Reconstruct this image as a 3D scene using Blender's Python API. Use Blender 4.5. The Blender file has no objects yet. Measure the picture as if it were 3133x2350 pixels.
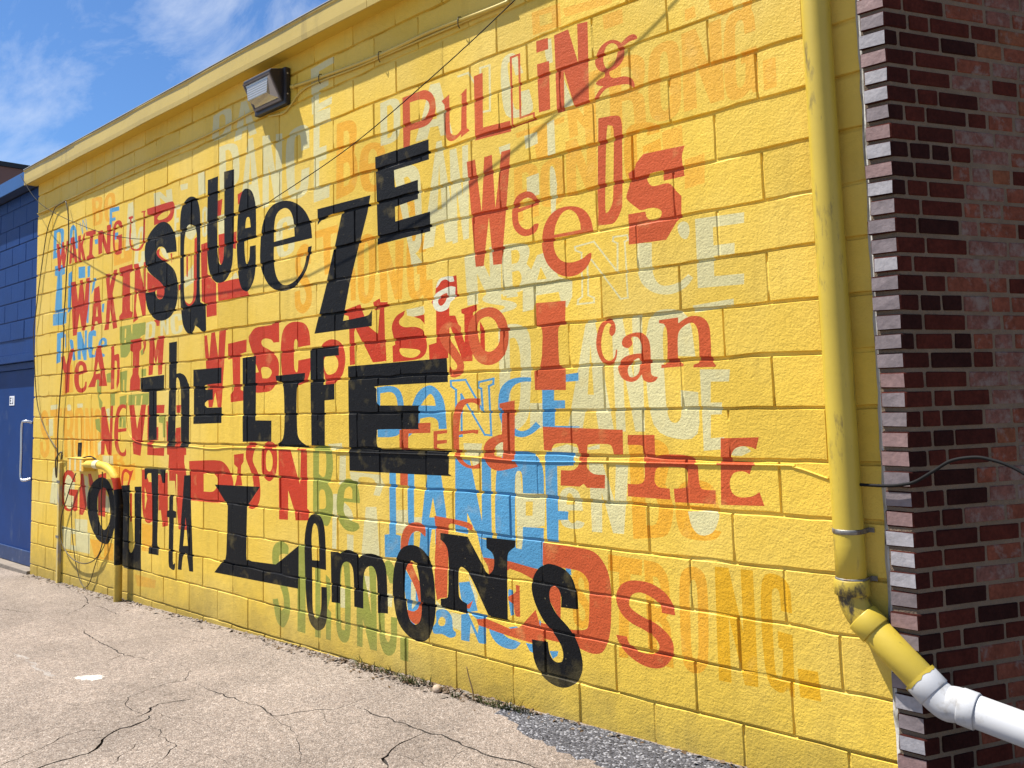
import bpy, bmesh, math, random
import numpy as np
from mathutils import Vector, Matrix, Quaternion
from mathutils.geometry import delaunay_2d_cdt
random.seed(7); rng = np.random.default_rng(11)
scene = bpy.context.scene
C = scene.collection
R = math.radians

# ------------------------------------------------------------------ camera
cam = bpy.data.cameras.new('camera'); cam_o = bpy.data.objects.new('camera', cam); C.objects.link(cam_o)
right = Vector((0.73378, 0.67879, -0.02856)); up = Vector((0.08430, -0.04925, 0.99522)); fwd = Vector((-0.67414, 0.73268, 0.09336))
M = Matrix.Identity(4)
for i in range(3):
    M[i][0] = right[i]; M[i][1] = up[i]; M[i][2] = -fwd[i]
M[0][3], M[1][3], M[2][3] = 1.5743, -3.1631, 1.5235
cam_o.matrix_world = M
cam.sensor_fit = 'HORIZONTAL'; cam.sensor_width = 36.0; cam.lens = 36.0 * 2676.95 / 3133.0
cam.shift_x = -0.00499; cam.shift_y = -0.06779
cam.clip_start = 0.05; cam.clip_end = 2000
scene.camera = cam_o

# ------------------------------------------------------------------ sky, sun, exposure
to_sun = Vector((-0.44, -0.294, 1.0)).normalized()
world = bpy.data.worlds.new('World'); scene.world = world; world.use_nodes = True
nt = world.node_tree; nt.nodes.clear()
def wn(t, **k):
    n = nt.nodes.new(t)
    for a, b in k.items(): setattr(n, a, b)
    return n
sky = wn('ShaderNodeTexSky', sky_type='NISHITA', sun_disc=False)
sky.sun_elevation = math.asin(to_sun.z); sky.sun_rotation = math.atan2(to_sun.x, to_sun.y)
sky.air_density = 1.0; sky.dust_density = 0.3; sky.ozone_density = 3.0; sky.altitude = 300
tc = wn('ShaderNodeTexCoord')
mp = wn('ShaderNodeMapping'); mp.inputs['Rotation'].default_value = (0.2, 0.35, 0.55); mp.inputs['Scale'].default_value = (2.0, 5.2, 6.0); mp.inputs['Location'].default_value = (-1.1, 2.1, 1.3)
nz = wn('ShaderNodeTexNoise'); nz.inputs['Scale'].default_value = 1.25; nz.inputs['Detail'].default_value = 9; nz.inputs['Roughness'].default_value = 0.62; nz.inputs['Distortion'].default_value = 0.6
rp = wn('ShaderNodeValToRGB'); rp.color_ramp.elements[0].position = 0.44; rp.color_ramp.elements[1].position = 0.86
rp.color_ramp.elements[1].color = (0.75, 0.75, 0.75, 1)
mx = wn('ShaderNodeMix', data_type='RGBA'); mx.inputs['B'].default_value = (9.6, 10.0, 10.5, 1)
gm = wn('ShaderNodeMix', data_type='RGBA', blend_type='MULTIPLY'); gm.inputs['Factor'].default_value = 1.0; gm.inputs['B'].default_value = (0.76, 1.05, 1.36, 1)
bg = wn('ShaderNodeBackground'); bg.inputs['Strength'].default_value = 0.056
wo = wn('ShaderNodeOutputWorld')
nt.links.new(tc.outputs['Generated'], mp.inputs['Vector']); nt.links.new(mp.outputs['Vector'], nz.inputs['Vector'])
nt.links.new(nz.outputs['Fac'], rp.inputs['Fac']); nt.links.new(rp.outputs['Color'], mx.inputs['Factor'])
nt.links.new(sky.outputs['Color'], gm.inputs['A']); nt.links.new(gm.outputs['Result'], mx.inputs['A'])
nt.links.new(mx.outputs['Result'], bg.inputs['Color']); nt.links.new(bg.outputs['Background'], wo.inputs['Surface'])
sun = bpy.data.lights.new('sun', 'SUN'); sun.energy = 5.0; sun.angle = R(0.5); sun.color = (1.0, 0.965, 0.90)
sun_o = bpy.data.objects.new('sun', sun); C.objects.link(sun_o)
sun_o.rotation_euler = (-to_sun).to_track_quat('-Z', 'Y').to_euler(); sun_o.location = (-6, -6, 12)
scene.view_settings.view_transform = 'Standard'; scene.view_settings.look = 'None'
scene.view_settings.exposure = 0.97; scene.view_settings.gamma = 1.0
scene.view_settings.use_curve_mapping = False
scene.cycles.max_bounces = 5; scene.cycles.diffuse_bounces = 3; scene.cycles.glossy_bounces = 2; scene.cycles.transmission_bounces = 2

# ------------------------------------------------------------------ helpers
def link(o, parent=None):
    C.objects.link(o)
    if parent is not None: o.parent = parent
    return o
def mesh_obj(name, verts, faces, mats, parent=None, mi=None, smooth=False, loc=None):
    me = bpy.data.meshes.new(name); me.from_pydata([tuple(v) for v in verts], [], [tuple(f) for f in faces])
    for m in (mats if isinstance(mats, (list, tuple)) else [mats]): me.materials.append(m)
    if mi is not None: me.polygons.foreach_set('material_index', list(mi))
    if smooth: me.polygons.foreach_set('use_smooth', [True] * len(me.polygons))
    me.update()
    o = bpy.data.objects.new(name, me)
    if loc is not None: o.location = loc
    return link(o, parent)
def empty(name, loc=(0, 0, 0)):
    o = bpy.data.objects.new(name, None); o.location = loc; o.empty_display_size = 0.1; return link(o)
def tag(o, label=None, cat=None, group=None, kind=None):
    if label: o['label'] = label
    if cat: o['category'] = cat
    if group: o['group'] = group
    if kind: o['kind'] = kind
    return o
def part(name, bm, mat, parent, smooth=False):
    """bmesh in world space -> mesh part under an empty that sits unrotated at parent.location"""
    off = Vector(parent.location) if parent is not None else Vector()
    if parent is not None and parent.parent is not None: off = off + Vector(parent.parent.location)
    me = bpy.data.meshes.new(name)
    for v in bm.verts: v.co -= off
    bm.normal_update(); bm.to_mesh(me); bm.free()
    for m in (mat if isinstance(mat, (list, tuple)) else [mat]): me.materials.append(m)
    if smooth: me.polygons.foreach_set('use_smooth', [True] * len(me.polygons))
    o = bpy.data.objects.new(name, me); return link(o, parent)
def bx(bm, x0, x1, y0, y1, z0, z1, bev=0.0):
    r = bmesh.ops.create_cube(bm, size=1.0)
    for v in r['verts']:
        v.co = Vector(((x0 + x1) / 2 + v.co.x * (x1 - x0), (y0 + y1) / 2 + v.co.y * (y1 - y0), (z0 + z1) / 2 + v.co.z * (z1 - z0)))
    if bev > 0:
        es = list({e for v in r['verts'] for e in v.link_edges})
        bmesh.ops.bevel(bm, geom=es, offset=bev, segments=2, profile=0.6, affect='EDGES')
    return bm
def catmull(pts, n=6):
    P = [Vector(p) for p in pts]; out = []
    for i in range(len(P) - 1):
        p0 = P[i - 1] if i else P[i] * 2 - P[i + 1]; p1, p2 = P[i], P[i + 1]; p3 = P[i + 2] if i + 2 < len(P) else P[i + 1] * 2 - P[i]
        for k in range(n):
            t = k / n
            out.append(0.5 * ((2 * p1) + (p2 - p0) * t + (2 * p0 - 5 * p1 + 4 * p2 - p3) * t * t + (3 * p1 - p0 - 3 * p2 + p3) * t ** 3))
    out.append(P[-1]); return out
def tube(bm, pts, r, seg=8, cap=True):
    pts = [Vector(p) for p in pts]; rings = []; nrm = None
    for i, p in enumerate(pts):
        t = (pts[min(i + 1, len(pts) - 1)] - pts[max(i - 1, 0)]).normalized()
        if nrm is None:
            nrm = t.orthogonal().normalized()
        else:
            nrm = (nrm - t * nrm.dot(t)).normalized()
        b = t.cross(nrm); rr = r(i / max(1, len(pts) - 1)) if callable(r) else r
        rings.append([bm.verts.new(p + (nrm * math.cos(2 * math.pi * k / seg) + b * math.sin(2 * math.pi * k / seg)) * rr) for k in range(seg)])
    fs = []
    for a, b in zip(rings, rings[1:]):
        for k in range(seg): fs.append(bm.faces.new((a[k], a[(k + 1) % seg], b[(k + 1) % seg], b[k])))
    if cap:
        bm.faces.new(rings[0][::-1]); bm.faces.new(rings[-1])
    for f in fs: f.smooth = True
    return fs
def prism(bm, prof, x0, x1):
    """profile (y,z) list extruded along x"""
    a = [bm.verts.new((x0, y, z)) for y, z in prof]; b = [bm.verts.new((x1, y, z)) for y, z in prof]
    n = len(prof)
    for i in range(n): bm.faces.new((a[i], a[(i + 1) % n], b[(i + 1) % n], b[i]))
    bm.faces.new(a[::-1]); bm.faces.new(b)
    bmesh.ops.recalc_face_normals(bm, faces=bm.faces[:])
    return bm

# ------------------------------------------------------------------ materials
def mat(name, rgb, rough=0.6, var=0.12, vscale=3.0, bump=0.25, bscale=60.0, bdist=0.004, spec=0.4, metal=0.0, grime=None, pits=False, fine=None):
    m = bpy.data.materials.new(name); m.use_nodes = True; t = m.node_tree; N = t.nodes; L = t.links
    b = N['Principled BSDF']; b.inputs['Roughness'].default_value = rough; b.inputs['Metallic'].default_value = metal
    b.inputs['Specular IOR Level'].default_value = spec
    g = N.new('ShaderNodeNewGeometry'); pos = g.outputs['Position']
    n1 = N.new('ShaderNodeTexNoise'); n1.inputs['Scale'].default_value = vscale; n1.inputs['Detail'].default_value = 4; n1.inputs['Roughness'].default_value = 0.65
    L.new(pos, n1.inputs['Vector'])
    mr = N.new('ShaderNodeMapRange'); mr.inputs['From Min'].default_value = 0.25; mr.inputs['From Max'].default_value = 0.75
    mr.inputs['To Min'].default_value = 1 - var; mr.inputs['To Max'].default_value = 1 + var
    L.new(n1.outputs['Fac'], mr.inputs['Value'])
    hs = N.new('ShaderNodeHueSaturation'); hs.inputs['Color'].default_value = (*rgb, 1); L.new(mr.outputs['Result'], hs.inputs['Value'])
    col = hs.outputs['Color']
    if fine:
        n3 = N.new('ShaderNodeTexNoise'); n3.inputs['Scale'].default_value = fine[0]; n3.inputs['Detail'].default_value = 2; L.new(pos, n3.inputs['Vector'])
        m3 = N.new('ShaderNodeMapRange'); m3.inputs['From Min'].default_value = 0.3; m3.inputs['From Max'].default_value = 0.7; m3.inputs['To Min'].default_value = 1 - fine[1]; m3.inputs['To Max'].default_value = 1 + fine[1]
        L.new(n3.outputs['Fac'], m3.inputs['Value']); h3 = N.new('ShaderNodeHueSaturation'); L.new(col, h3.inputs['Color']); L.new(m3.outputs['Result'], h3.inputs['Value']); col = h3.outputs['Color']
    if grime:
        # grime: (colour, noise scale, threshold low, high, stretch)
        gc, gs, lo, hi, st = grime
        mpn = N.new('ShaderNodeMapping'); mpn.inputs['Scale'].default_value = st; L.new(pos, mpn.inputs['Vector'])
        n2 = N.new('ShaderNodeTexNoise'); n2.inputs['Scale'].default_value = gs; n2.inputs['Detail'].default_value = 5; n2.inputs['Roughness'].default_value = 0.7; L.new(mpn.outputs['Vector'], n2.inputs['Vector'])
        r2 = N.new('ShaderNodeMapRange'); r2.inputs['From Min'].default_value = lo; r2.inputs['From Max'].default_value = hi; L.new(n2.outputs['Fac'], r2.inputs['Value'])
        mm = N.new('ShaderNodeMix'); mm.data_type = 'RGBA'; mm.inputs['B'].default_value = (*gc, 1); L.new(r2.outputs['Result'], mm.inputs['Factor']); L.new(col, mm.inputs['A']); col = mm.outputs['Result']
    L.new(col, b.inputs['Base Color'])
    if bump > 0:
        nb = N.new('ShaderNodeTexNoise'); nb.inputs['Scale'].default_value = bscale; nb.inputs['Detail'].default_value = 3.5; nb.inputs['Roughness'].default_value = 0.6; L.new(pos, nb.inputs['Vector'])
        h = nb.outputs['Fac']
        if pits:
            nb2 = N.new('ShaderNodeTexNoise'); nb2.inputs['Scale'].default_value = bscale * 0.28; nb2.inputs['Detail'].default_value = 2; L.new(pos, nb2.inputs['Vector'])
            a1 = N.new('ShaderNodeMath'); a1.operation = 'MULTIPLY_ADD'; L.new(nb2.outputs['Fac'], a1.inputs[0]); a1.inputs[1].default_value = 0.8; L.new(h, a1.inputs[2])
            vo = N.new('ShaderNodeTexVoronoi'); vo.inputs['Scale'].default_value = bscale * 0.75; vo.inputs['Randomness'].default_value = 1.0; L.new(pos, vo.inputs['Vector'])
            r3 = N.new('ShaderNodeMapRange'); r3.inputs['From Min'].default_value = 0.0; r3.inputs['From Max'].default_value = 0.22; r3.inputs['To Min'].default_value = -0.35; r3.inputs['To Max'].default_value = 0.0; L.new(vo.outputs['Distance'], r3.inputs['Value'])
            a2 = N.new('ShaderNodeMath'); a2.operation = 'ADD'; L.new(a1.outputs[0], a2.inputs[0]); L.new(r3.outputs['Result'], a2.inputs[1]); h = a2.outputs[0]
        bp = N.new('ShaderNodeBump'); bp.inputs['Strength'].default_value = bump; bp.inputs['Distance'].default_value = bdist
        L.new(h, bp.inputs['Height']); L.new(bp.outputs['Normal'], b.inputs['Normal'])
    return m
def wall_paint(name, rgb, rough=0.5):
    """masonry paint with pebbly relief, faint blotches and dirt splashed up from the ground"""
    m = mat(name, rgb, rough=rough, var=0.05, vscale=2.2, bump=0.40, bscale=95, bdist=0.007, spec=0.14, pits=True, fine=(26, 0.03))
    t = m.node_tree; N = t.nodes; L = t.links; b = N['Principled BSDF']
    src = b.inputs['Base Color'].links[0].from_socket
    g = N.new('ShaderNodeNewGeometry'); sp = N.new('ShaderNodeSeparateXYZ'); L.new(g.outputs['Position'], sp.inputs[0])
    def worn(col, rgb2, scale, lo, hi, amt, st=(1, 1, 1), det=3.0):
        mpn = N.new('ShaderNodeMapping'); mpn.inputs['Scale'].default_value = st; L.new(g.outputs['Position'], mpn.inputs['Vector'])
        a = N.new('ShaderNodeTexNoise'); a.inputs['Scale'].default_value = scale; a.inputs['Detail'].default_value = det; L.new(mpn.outputs['Vector'], a.inputs['Vector'])
        r = N.new('ShaderNodeMapRange'); r.inputs['From Min'].default_value = lo; r.inputs['From Max'].default_value = hi; r.inputs['To Max'].default_value = amt; L.new(a.outputs['Fac'], r.inputs['Value'])
        x = N.new('ShaderNodeMix'); x.data_type = 'RGBA'; x.inputs['B'].default_value = (*rgb2, 1); L.new(r.outputs['Result'], x.inputs['Factor']); L.new(col, x.inputs['A']); return x.outputs['Result']
    if name.startswith('yellow'):
        src = worn(src, (0.69, 0.53, 0.17), 1.1, 0.45, 0.75, 0.55)                  # sun-bleached areas
        src = worn(src, (0.36, 0.24, 0.04), 3.2, 0.55, 0.80, 0.32, (3.5, 1, 0.35))    # faint run-off streaks
    else:
        src = worn(src, (0.66, 0.50, 0.16), 9.0, 0.58, 0.80, 0.16 if 'black' in name else 0.30)   # thin coat
        src = worn(src, (0.62, 0.50, 0.22), 70.0, 0.73, 0.79, 0.22, det=1.0)                   # chipped specks
    nn = N.new('ShaderNodeTexNoise'); nn.inputs['Scale'].default_value = 6; nn.inputs['Detail'].default_value = 4; nn.inputs['Roughness'].default_value = 0.7; L.new(g.outputs['Position'], nn.inputs['Vector'])
    ad = N.new('ShaderNodeMath'); ad.operation = 'MULTIPLY_ADD'; ad.inputs[1].default_value = -0.55; L.new(nn.outputs['Fac'], ad.inputs[0]); L.new(sp.outputs['Z'], ad.inputs[2])
    mr = N.new('ShaderNodeMapRange'); mr.inputs['From Min'].default_value = -0.30; mr.inputs['From Max'].default_value = 0.06; mr.inputs['To Min'].default_value = 0.6; mr.inputs['To Max'].default_value = 0.0; L.new(ad.outputs[0], mr.inputs['Value'])
    mx = N.new('ShaderNodeMix'); mx.data_type = 'RGBA'; mx.inputs['B'].default_value = (0.20, 0.155, 0.055, 1); L.new(mr.outputs['Result'], mx.inputs['Factor']); L.new(src, mx.inputs['A'])
    oi = N.new('ShaderNodeObjectInfo'); mo = N.new('ShaderNodeMapRange'); mo.inputs['To Min'].default_value = 0.90; mo.inputs['To Max'].default_value = 1.06; L.new(oi.outputs['Random'], mo.inputs['Value'])
    ho = N.new('ShaderNodeHueSaturation'); L.new(mo.outputs['Result'], ho.inputs['Value']); L.new(mx.outputs['Result'], ho.inputs['Color'])
    L.new(ho.outputs['Color'], b.inputs['Base Color'])
    return m
YELLOW = (0.715, 0.478, 0.066)
PAINT = {
 'YL': wall_paint('yellow_wall_paint', YELLOW), 'LO': wall_paint('pale_orange_wall_paint', (0.72, 0.385, 0.045)),
 'OG': wall_paint('orange_wall_paint', (0.71, 0.355, 0.032)), 'OC': wall_paint('ochre_wall_paint', (0.66, 0.355, 0.018)),
 'CR': wall_paint('cream_wall_paint', (0.61, 0.545, 0.27)), 'CR2': wall_paint('bright_cream_wall_paint', (0.62, 0.59, 0.42)), 'GR': wall_paint('olive_green_wall_paint', (0.28, 0.29, 0.05)),
 'BL': wall_paint('sky_blue_wall_paint', (0.085, 0.28, 0.46)), 'RD': wall_paint('deep_red_wall_paint', (0.47, 0.042, 0.015)),
 'OR': wall_paint('orange_red_wall_paint', (0.50, 0.09, 0.028)), 'BK': wall_paint('black_wall_paint', (0.0062, 0.0062, 0.0068), 0.6)}
CODES = ['YL', 'LO', 'OG', 'OC', 'CR', 'GR', 'BL', 'RD', 'CR2', 'OR', 'BK']
PM = [PAINT[c] for c in CODES]

# ------------------------------------------------------------------ traced data (metres; lettering in millimetres on the wall plane: x, z)
CONDUIT=[(-3.269, -0.02, 3.596), (-3.108, -0.02, 3.585), (-2.583, -0.02, 3.552), (-2.246, -0.02, 3.544), (-1.897, -0.02, 3.547), (-1.475, -0.02, 3.524), (-1.307, -0.02, 3.519)]
CABLE_TOP=[(-3.572, -0.012, 3.472), (-3.398, -0.012, 3.451), (-3.313, -0.012, 3.477), (-3.12, -0.012, 3.554), (-2.594, -0.012, 3.536), (-2.245, -0.012, 3.532), (-1.897, -0.012, 3.527), (-1.398, -0.012, 3.517), (-1.298, -0.012, 3.515)]
CABLE_LEFT=[(-3.695, -0.012, 3.561), (-4.334, -0.012, 3.536), (-5.09, -0.012, 3.536), (-5.976, -0.012, 3.536), (-6.913, -0.012, 3.517), (-7.201, -0.012, 3.52), (-7.535, -0.012, 3.509), (-7.887, -0.012, 3.508)]
PHONE=[(-5.771, -0.001, 1.568), (-5.776, -0.001, 1.451), (-5.736, -0.001, 1.334), (-5.645, -0.001, 1.266), (-5.488, -0.001, 1.239), (-5.076, -0.001, 1.223), (-4.695, -0.001, 1.225), (-4.342, -0.001, 1.214), (-3.937, -0.001, 1.231), (-2.72, -0.001, 1.226), (-1.856, -0.001, 1.226), (-1.324, -0.001, 1.211), (-0.824, -0.001, 1.222), (-0.397, -0.001, 1.227), (0.026, -0.001, 1.234), (0.061, -0.001, 1.229), (0.107, -0.001, 1.218), (0.196, -0.001, 1.19)]
HANG_A=[(-7.142, -0.02, 3.509), (-7.368, -0.02, 3.492), (-7.463, -0.02, 3.433), (-7.603, -0.02, 3.275), (-7.712, -0.02, 2.977), (-7.798, -0.02, 2.702), (-7.862, -0.02, 2.47), (-7.902, -0.02, 2.283), (-7.799, -0.02, 1.703), (-7.673, -0.02, 1.47), (-7.477, -0.02, 1.3), (-7.231, -0.02, 1.159)]
HANG_B=[(-7.102, -0.03, 3.496), (-7.038, -0.03, 3.362), (-7.014, -0.03, 3.114), (-7.046, -0.03, 2.848), (-7.067, -0.03, 2.582), (-7.1, -0.03, 2.317), (-7.087, -0.03, 2.297), (-7.097, -0.03, 2.031), (-7.129, -0.03, 1.768), (-7.164, -0.03, 1.548), (-7.185, -0.03, 1.284), (-7.173, -0.03, 1.066)]
LOOP=[(-6.738, -0.03, 0.954), (-6.856, -0.03, 0.831), (-6.974, -0.03, 0.673), (-6.977, -0.03, 0.674), (-7.055, -0.03, 0.546), (-7.076, -0.03, 0.412), (-7.043, -0.03, 0.324), (-6.928, -0.03, 0.245), (-6.748, -0.03, 0.191), (-6.55, -0.03, 0.181), (-6.373, -0.03, 0.212), (-6.239, -0.03, 0.272), (-6.169, -0.03, 0.348), (-6.147, -0.03, 0.414), (-6.164, -0.03, 0.535), (-6.181, -0.03, 0.732), (-6.166, -0.03, 0.881), (-6.166, -0.03, 0.986)]
VLOOP=[(-6.846, -0.02, 0.691), (-6.835, -0.02, 0.461), (-6.763, -0.02, 0.229), (-6.662, -0.02, 0.06), (-6.581, -0.02, -0.006), (-6.503, -0.02, -0.017), (-6.404, -0.02, 0.05), (-6.275, -0.02, 0.238), (-6.111, -0.02, 0.391), (-6.033, -0.02, 0.544)]
KNOT=[(-7.189, -0.03, 1.166), (-7.179, -0.03, 1.063), (-7.188, -0.03, 0.949), (-7.195, -0.03, 0.899), (-7.218, -0.03, 0.947), (-7.219, -0.03, 1.062), (-7.136, -0.03, 1.121), (-7.076, -0.03, 1.13), (-7.093, -0.03, 1.066), (-7.056, -0.03, 1.112)]
BLACK=[(0.324, -0.06, 1.181), (0.426, -0.06, 1.181), (0.486, -0.06, 1.189), (0.525, -0.06, 1.201), (0.585, -0.06, 1.238), (0.642, -0.06, 1.273), (0.715, -0.06, 1.286), (0.766, -0.06, 1.278), (0.809, -0.06, 1.263), (0.851, -0.06, 1.239), (0.878, -0.06, 1.214)]
DIAG=[(0.295, -0.085, 0.84), (0.299, -0.085, 0.8), (0.318, -0.085, 0.743), (0.346, -0.085, 0.711), (0.505, -0.085, 0.561), (0.55, -0.085, 0.517), (0.581, -0.085, 0.501), (0.63, -0.085, 0.489), (0.8, -0.085, 0.461), (0.889, -0.085, 0.446)]
SMALLARC=[(-6.526, -0.06, 1.094), (-6.436, -0.06, 1.107), (-6.347, -0.06, 1.113), (-6.276, -0.06, 1.104), (-6.215, -0.06, 1.081)]
CRACKS=[(0.006, [(-2.672, -1.935), (-2.702, -1.838), (-2.733, -1.735), (-2.775, -1.635), (-2.832, -1.555), (-2.852, -1.516), (-2.834, -1.439), (-2.765, -1.37), (-2.72, -1.356)]), (0.012, [(-2.519, -1.849), (-2.533, -1.741), (-2.534, -1.652), (-2.512, -1.549), (-2.577, -1.473), (-2.631, -1.435), (-2.7, -1.37), (-2.71, -1.284), (-2.724, -1.198), (-2.782, -1.161), (-2.808, -1.119)]), (0.01, [(-2.816, -1.215), (-2.844, -1.144), (-2.895, -1.097), (-2.928, -1.045), (-2.881, -0.968), (-2.861, -0.877)]), (0.007, [(-2.846, -1.166), (-2.927, -1.183), (-3.089, -1.149), (-3.171, -1.095), (-3.187, -1.014), (-3.231, -0.864), (-3.194, -0.775), (-3.257, -0.715), (-3.36, -0.653)]), (0.007, [(-3.15, -0.769), (-3.032, -0.762), (-2.834, -0.766), (-2.656, -0.765), (-2.498, -0.751), (-2.253, -0.782), (-2.223, -0.69), (-2.179, -0.598), (-2.097, -0.56), (-2.098, -0.489), (-2.117, -0.352)]), (0.011, [(-2.052, -0.467), (-1.942, -0.48), (-1.795, -0.482), (-1.618, -0.495), (-1.502, -0.491), (-1.38, -0.488), (-1.209, -0.518), (-1.071, -0.517), (-0.924, -0.489), (-0.742, -0.494)]), (0.013, [(-1.502, -0.491), (-1.492, -0.595), (-1.494, -0.679), (-1.451, -0.759), (-1.421, -0.798), (-1.316, -0.867)]), (0.005, [(-2.675, -1.221), (-2.548, -1.223), (-2.461, -1.258), (-2.336, -1.263), (-2.282, -1.273), (-2.197, -1.356), (-2.131, -1.442)]), (0.004, [(-2.47, -1.265), (-2.472, -1.345), (-2.381, -1.452), (-2.301, -1.54)]), (0.008, [(-5.64, -0.513), (-5.747, -0.351), (-5.885, -0.245), (-6.267, -0.12)]), (0.006, [(-5.759, -0.239), (-5.555, -0.231), (-5.244, -0.262)]), (0.008, [(-5.054, -0.599), (-4.846, -0.656), (-4.518, -0.692), (-4.223, -0.731), (-4.059, -0.748), (-3.723, -0.702)]), (0.005, [(-4.527, -0.681), (-4.365, -0.626), (-4.365, -0.486), (-4.317, -0.347)]), (0.006, [(-6.358, -0.733), (-6.166, -0.707), (-5.928, -0.65)]), (0.004, [(-2.775, -1.635), (-2.719, -1.525), (-2.668, -1.436), (-2.665, -1.416)]), (0.003, [(-3.046, -1.782), (-2.99, -1.652), (-3.005, -1.535), (-2.967, -1.431), (-2.918, -1.396)]), (0.003, [(-2.282, -1.273), (-2.142, -1.267), (-2.04, -1.224), (-1.866, -1.218)]), (0.003, [(-2.808, -1.119), (-2.654, -1.109), (-2.546, -1.051), (-2.348, -1.059)]), (0.003, [(-2.416, -0.766), (-2.039, -0.835), (-1.845, -0.919), (-1.635, -1.074)]), (0.003, [(-2.179, -0.598), (-1.994, -0.673), (-1.89, -0.655), (-1.855, -0.573)]), (0.003, [(-1.451, -0.759), (-1.345, -0.726), (-1.204, -0.753)]), (0.003, [(-3.089, -1.149), (-3.188, -1.197), (-3.235, -1.296), (-3.403, -1.349)]), (0.003, [(-4.317, -0.347), (-4.081, -0.3), (-3.716, -0.328), (-3.584, -0.24)]), (0.0025, [(-1.618, -0.495), (-1.64, -0.546), (-1.754, -0.556), (-1.844, -0.603)]), (0.003, [(-1.209, -0.518), (-1.194, -0.6), (-1.165, -0.725)]), (0.004, [(-4.059, -0.748), (-3.978, -0.875), (-4.013, -0.958)]), (0.003, [(-3.36, -0.653), (-3.573, -0.629), (-3.723, -0.702)])]
PATCH=[(-1.435, -0.138), (-1.326, -0.155), (-1.13, -0.264), (-1.035, -0.278), (-0.879, -0.322), (-0.741, -0.325), (-0.596, -0.331), (-0.4, -0.344), (-0.148, -0.349), (0.232, -0.416)]
MARK=[(-3.814, -1.126), (-3.807, -1.09), (-3.774, -1.051), (-3.737, -1.02), (-3.682, -1.014), (-3.64, -1.045), (-3.65, -1.086), (-3.705, -1.116)]
MARK2=[(-4.719, -1.16), (-4.511, -1.146), (-4.233, -1.165), (-4.078, -1.173), (-3.956, -1.171), (-3.973, -1.209), (-4.076, -1.199), (-4.407, -1.166)]
PLANTS=[(-2.491, -0.057), (-2.316, 0.011), (-2.11, -0.071), (-2.008, -0.037), (-1.852, -0.055), (-1.74, -0.086), (-1.544, -0.075), (-1.458, -0.074), (-1.38, -0.059), (-1.307, -0.046)]
STONE=(-1.882, -0.087)
TWIG=(-1.629, -0.072)
TWIGTOP=(-1.69, -0.06, 0.195)
RUBBLE=[(-7.674, 0.002), (-6.948, -0.017), (-6.313, -0.04), (-5.545, 0.014), (-4.611, -0.032), (-2.997, -0.078), (-3.455, -0.024), (-2.817, -0.03), (-2.292, -0.05)]
GASPIPE=[(-6.406, -0.06, 1.045), (-6.214, -0.06, 1.051), (-6.094, -0.06, 1.048), (-5.985, -0.06, 1.036), (-5.893, -0.06, 1.005), (-5.835, -0.06, 0.963), (-5.802, -0.06, 0.918), (-5.765, -0.06, 0.788), (-5.747, -0.06, 0.222), (-5.739, -0.06, -0.011)]
POST=[(-7.167, -0.03, 1.03), (-7.143, -0.03, 0.491), (-7.133, -0.03, -0.024)]

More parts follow.
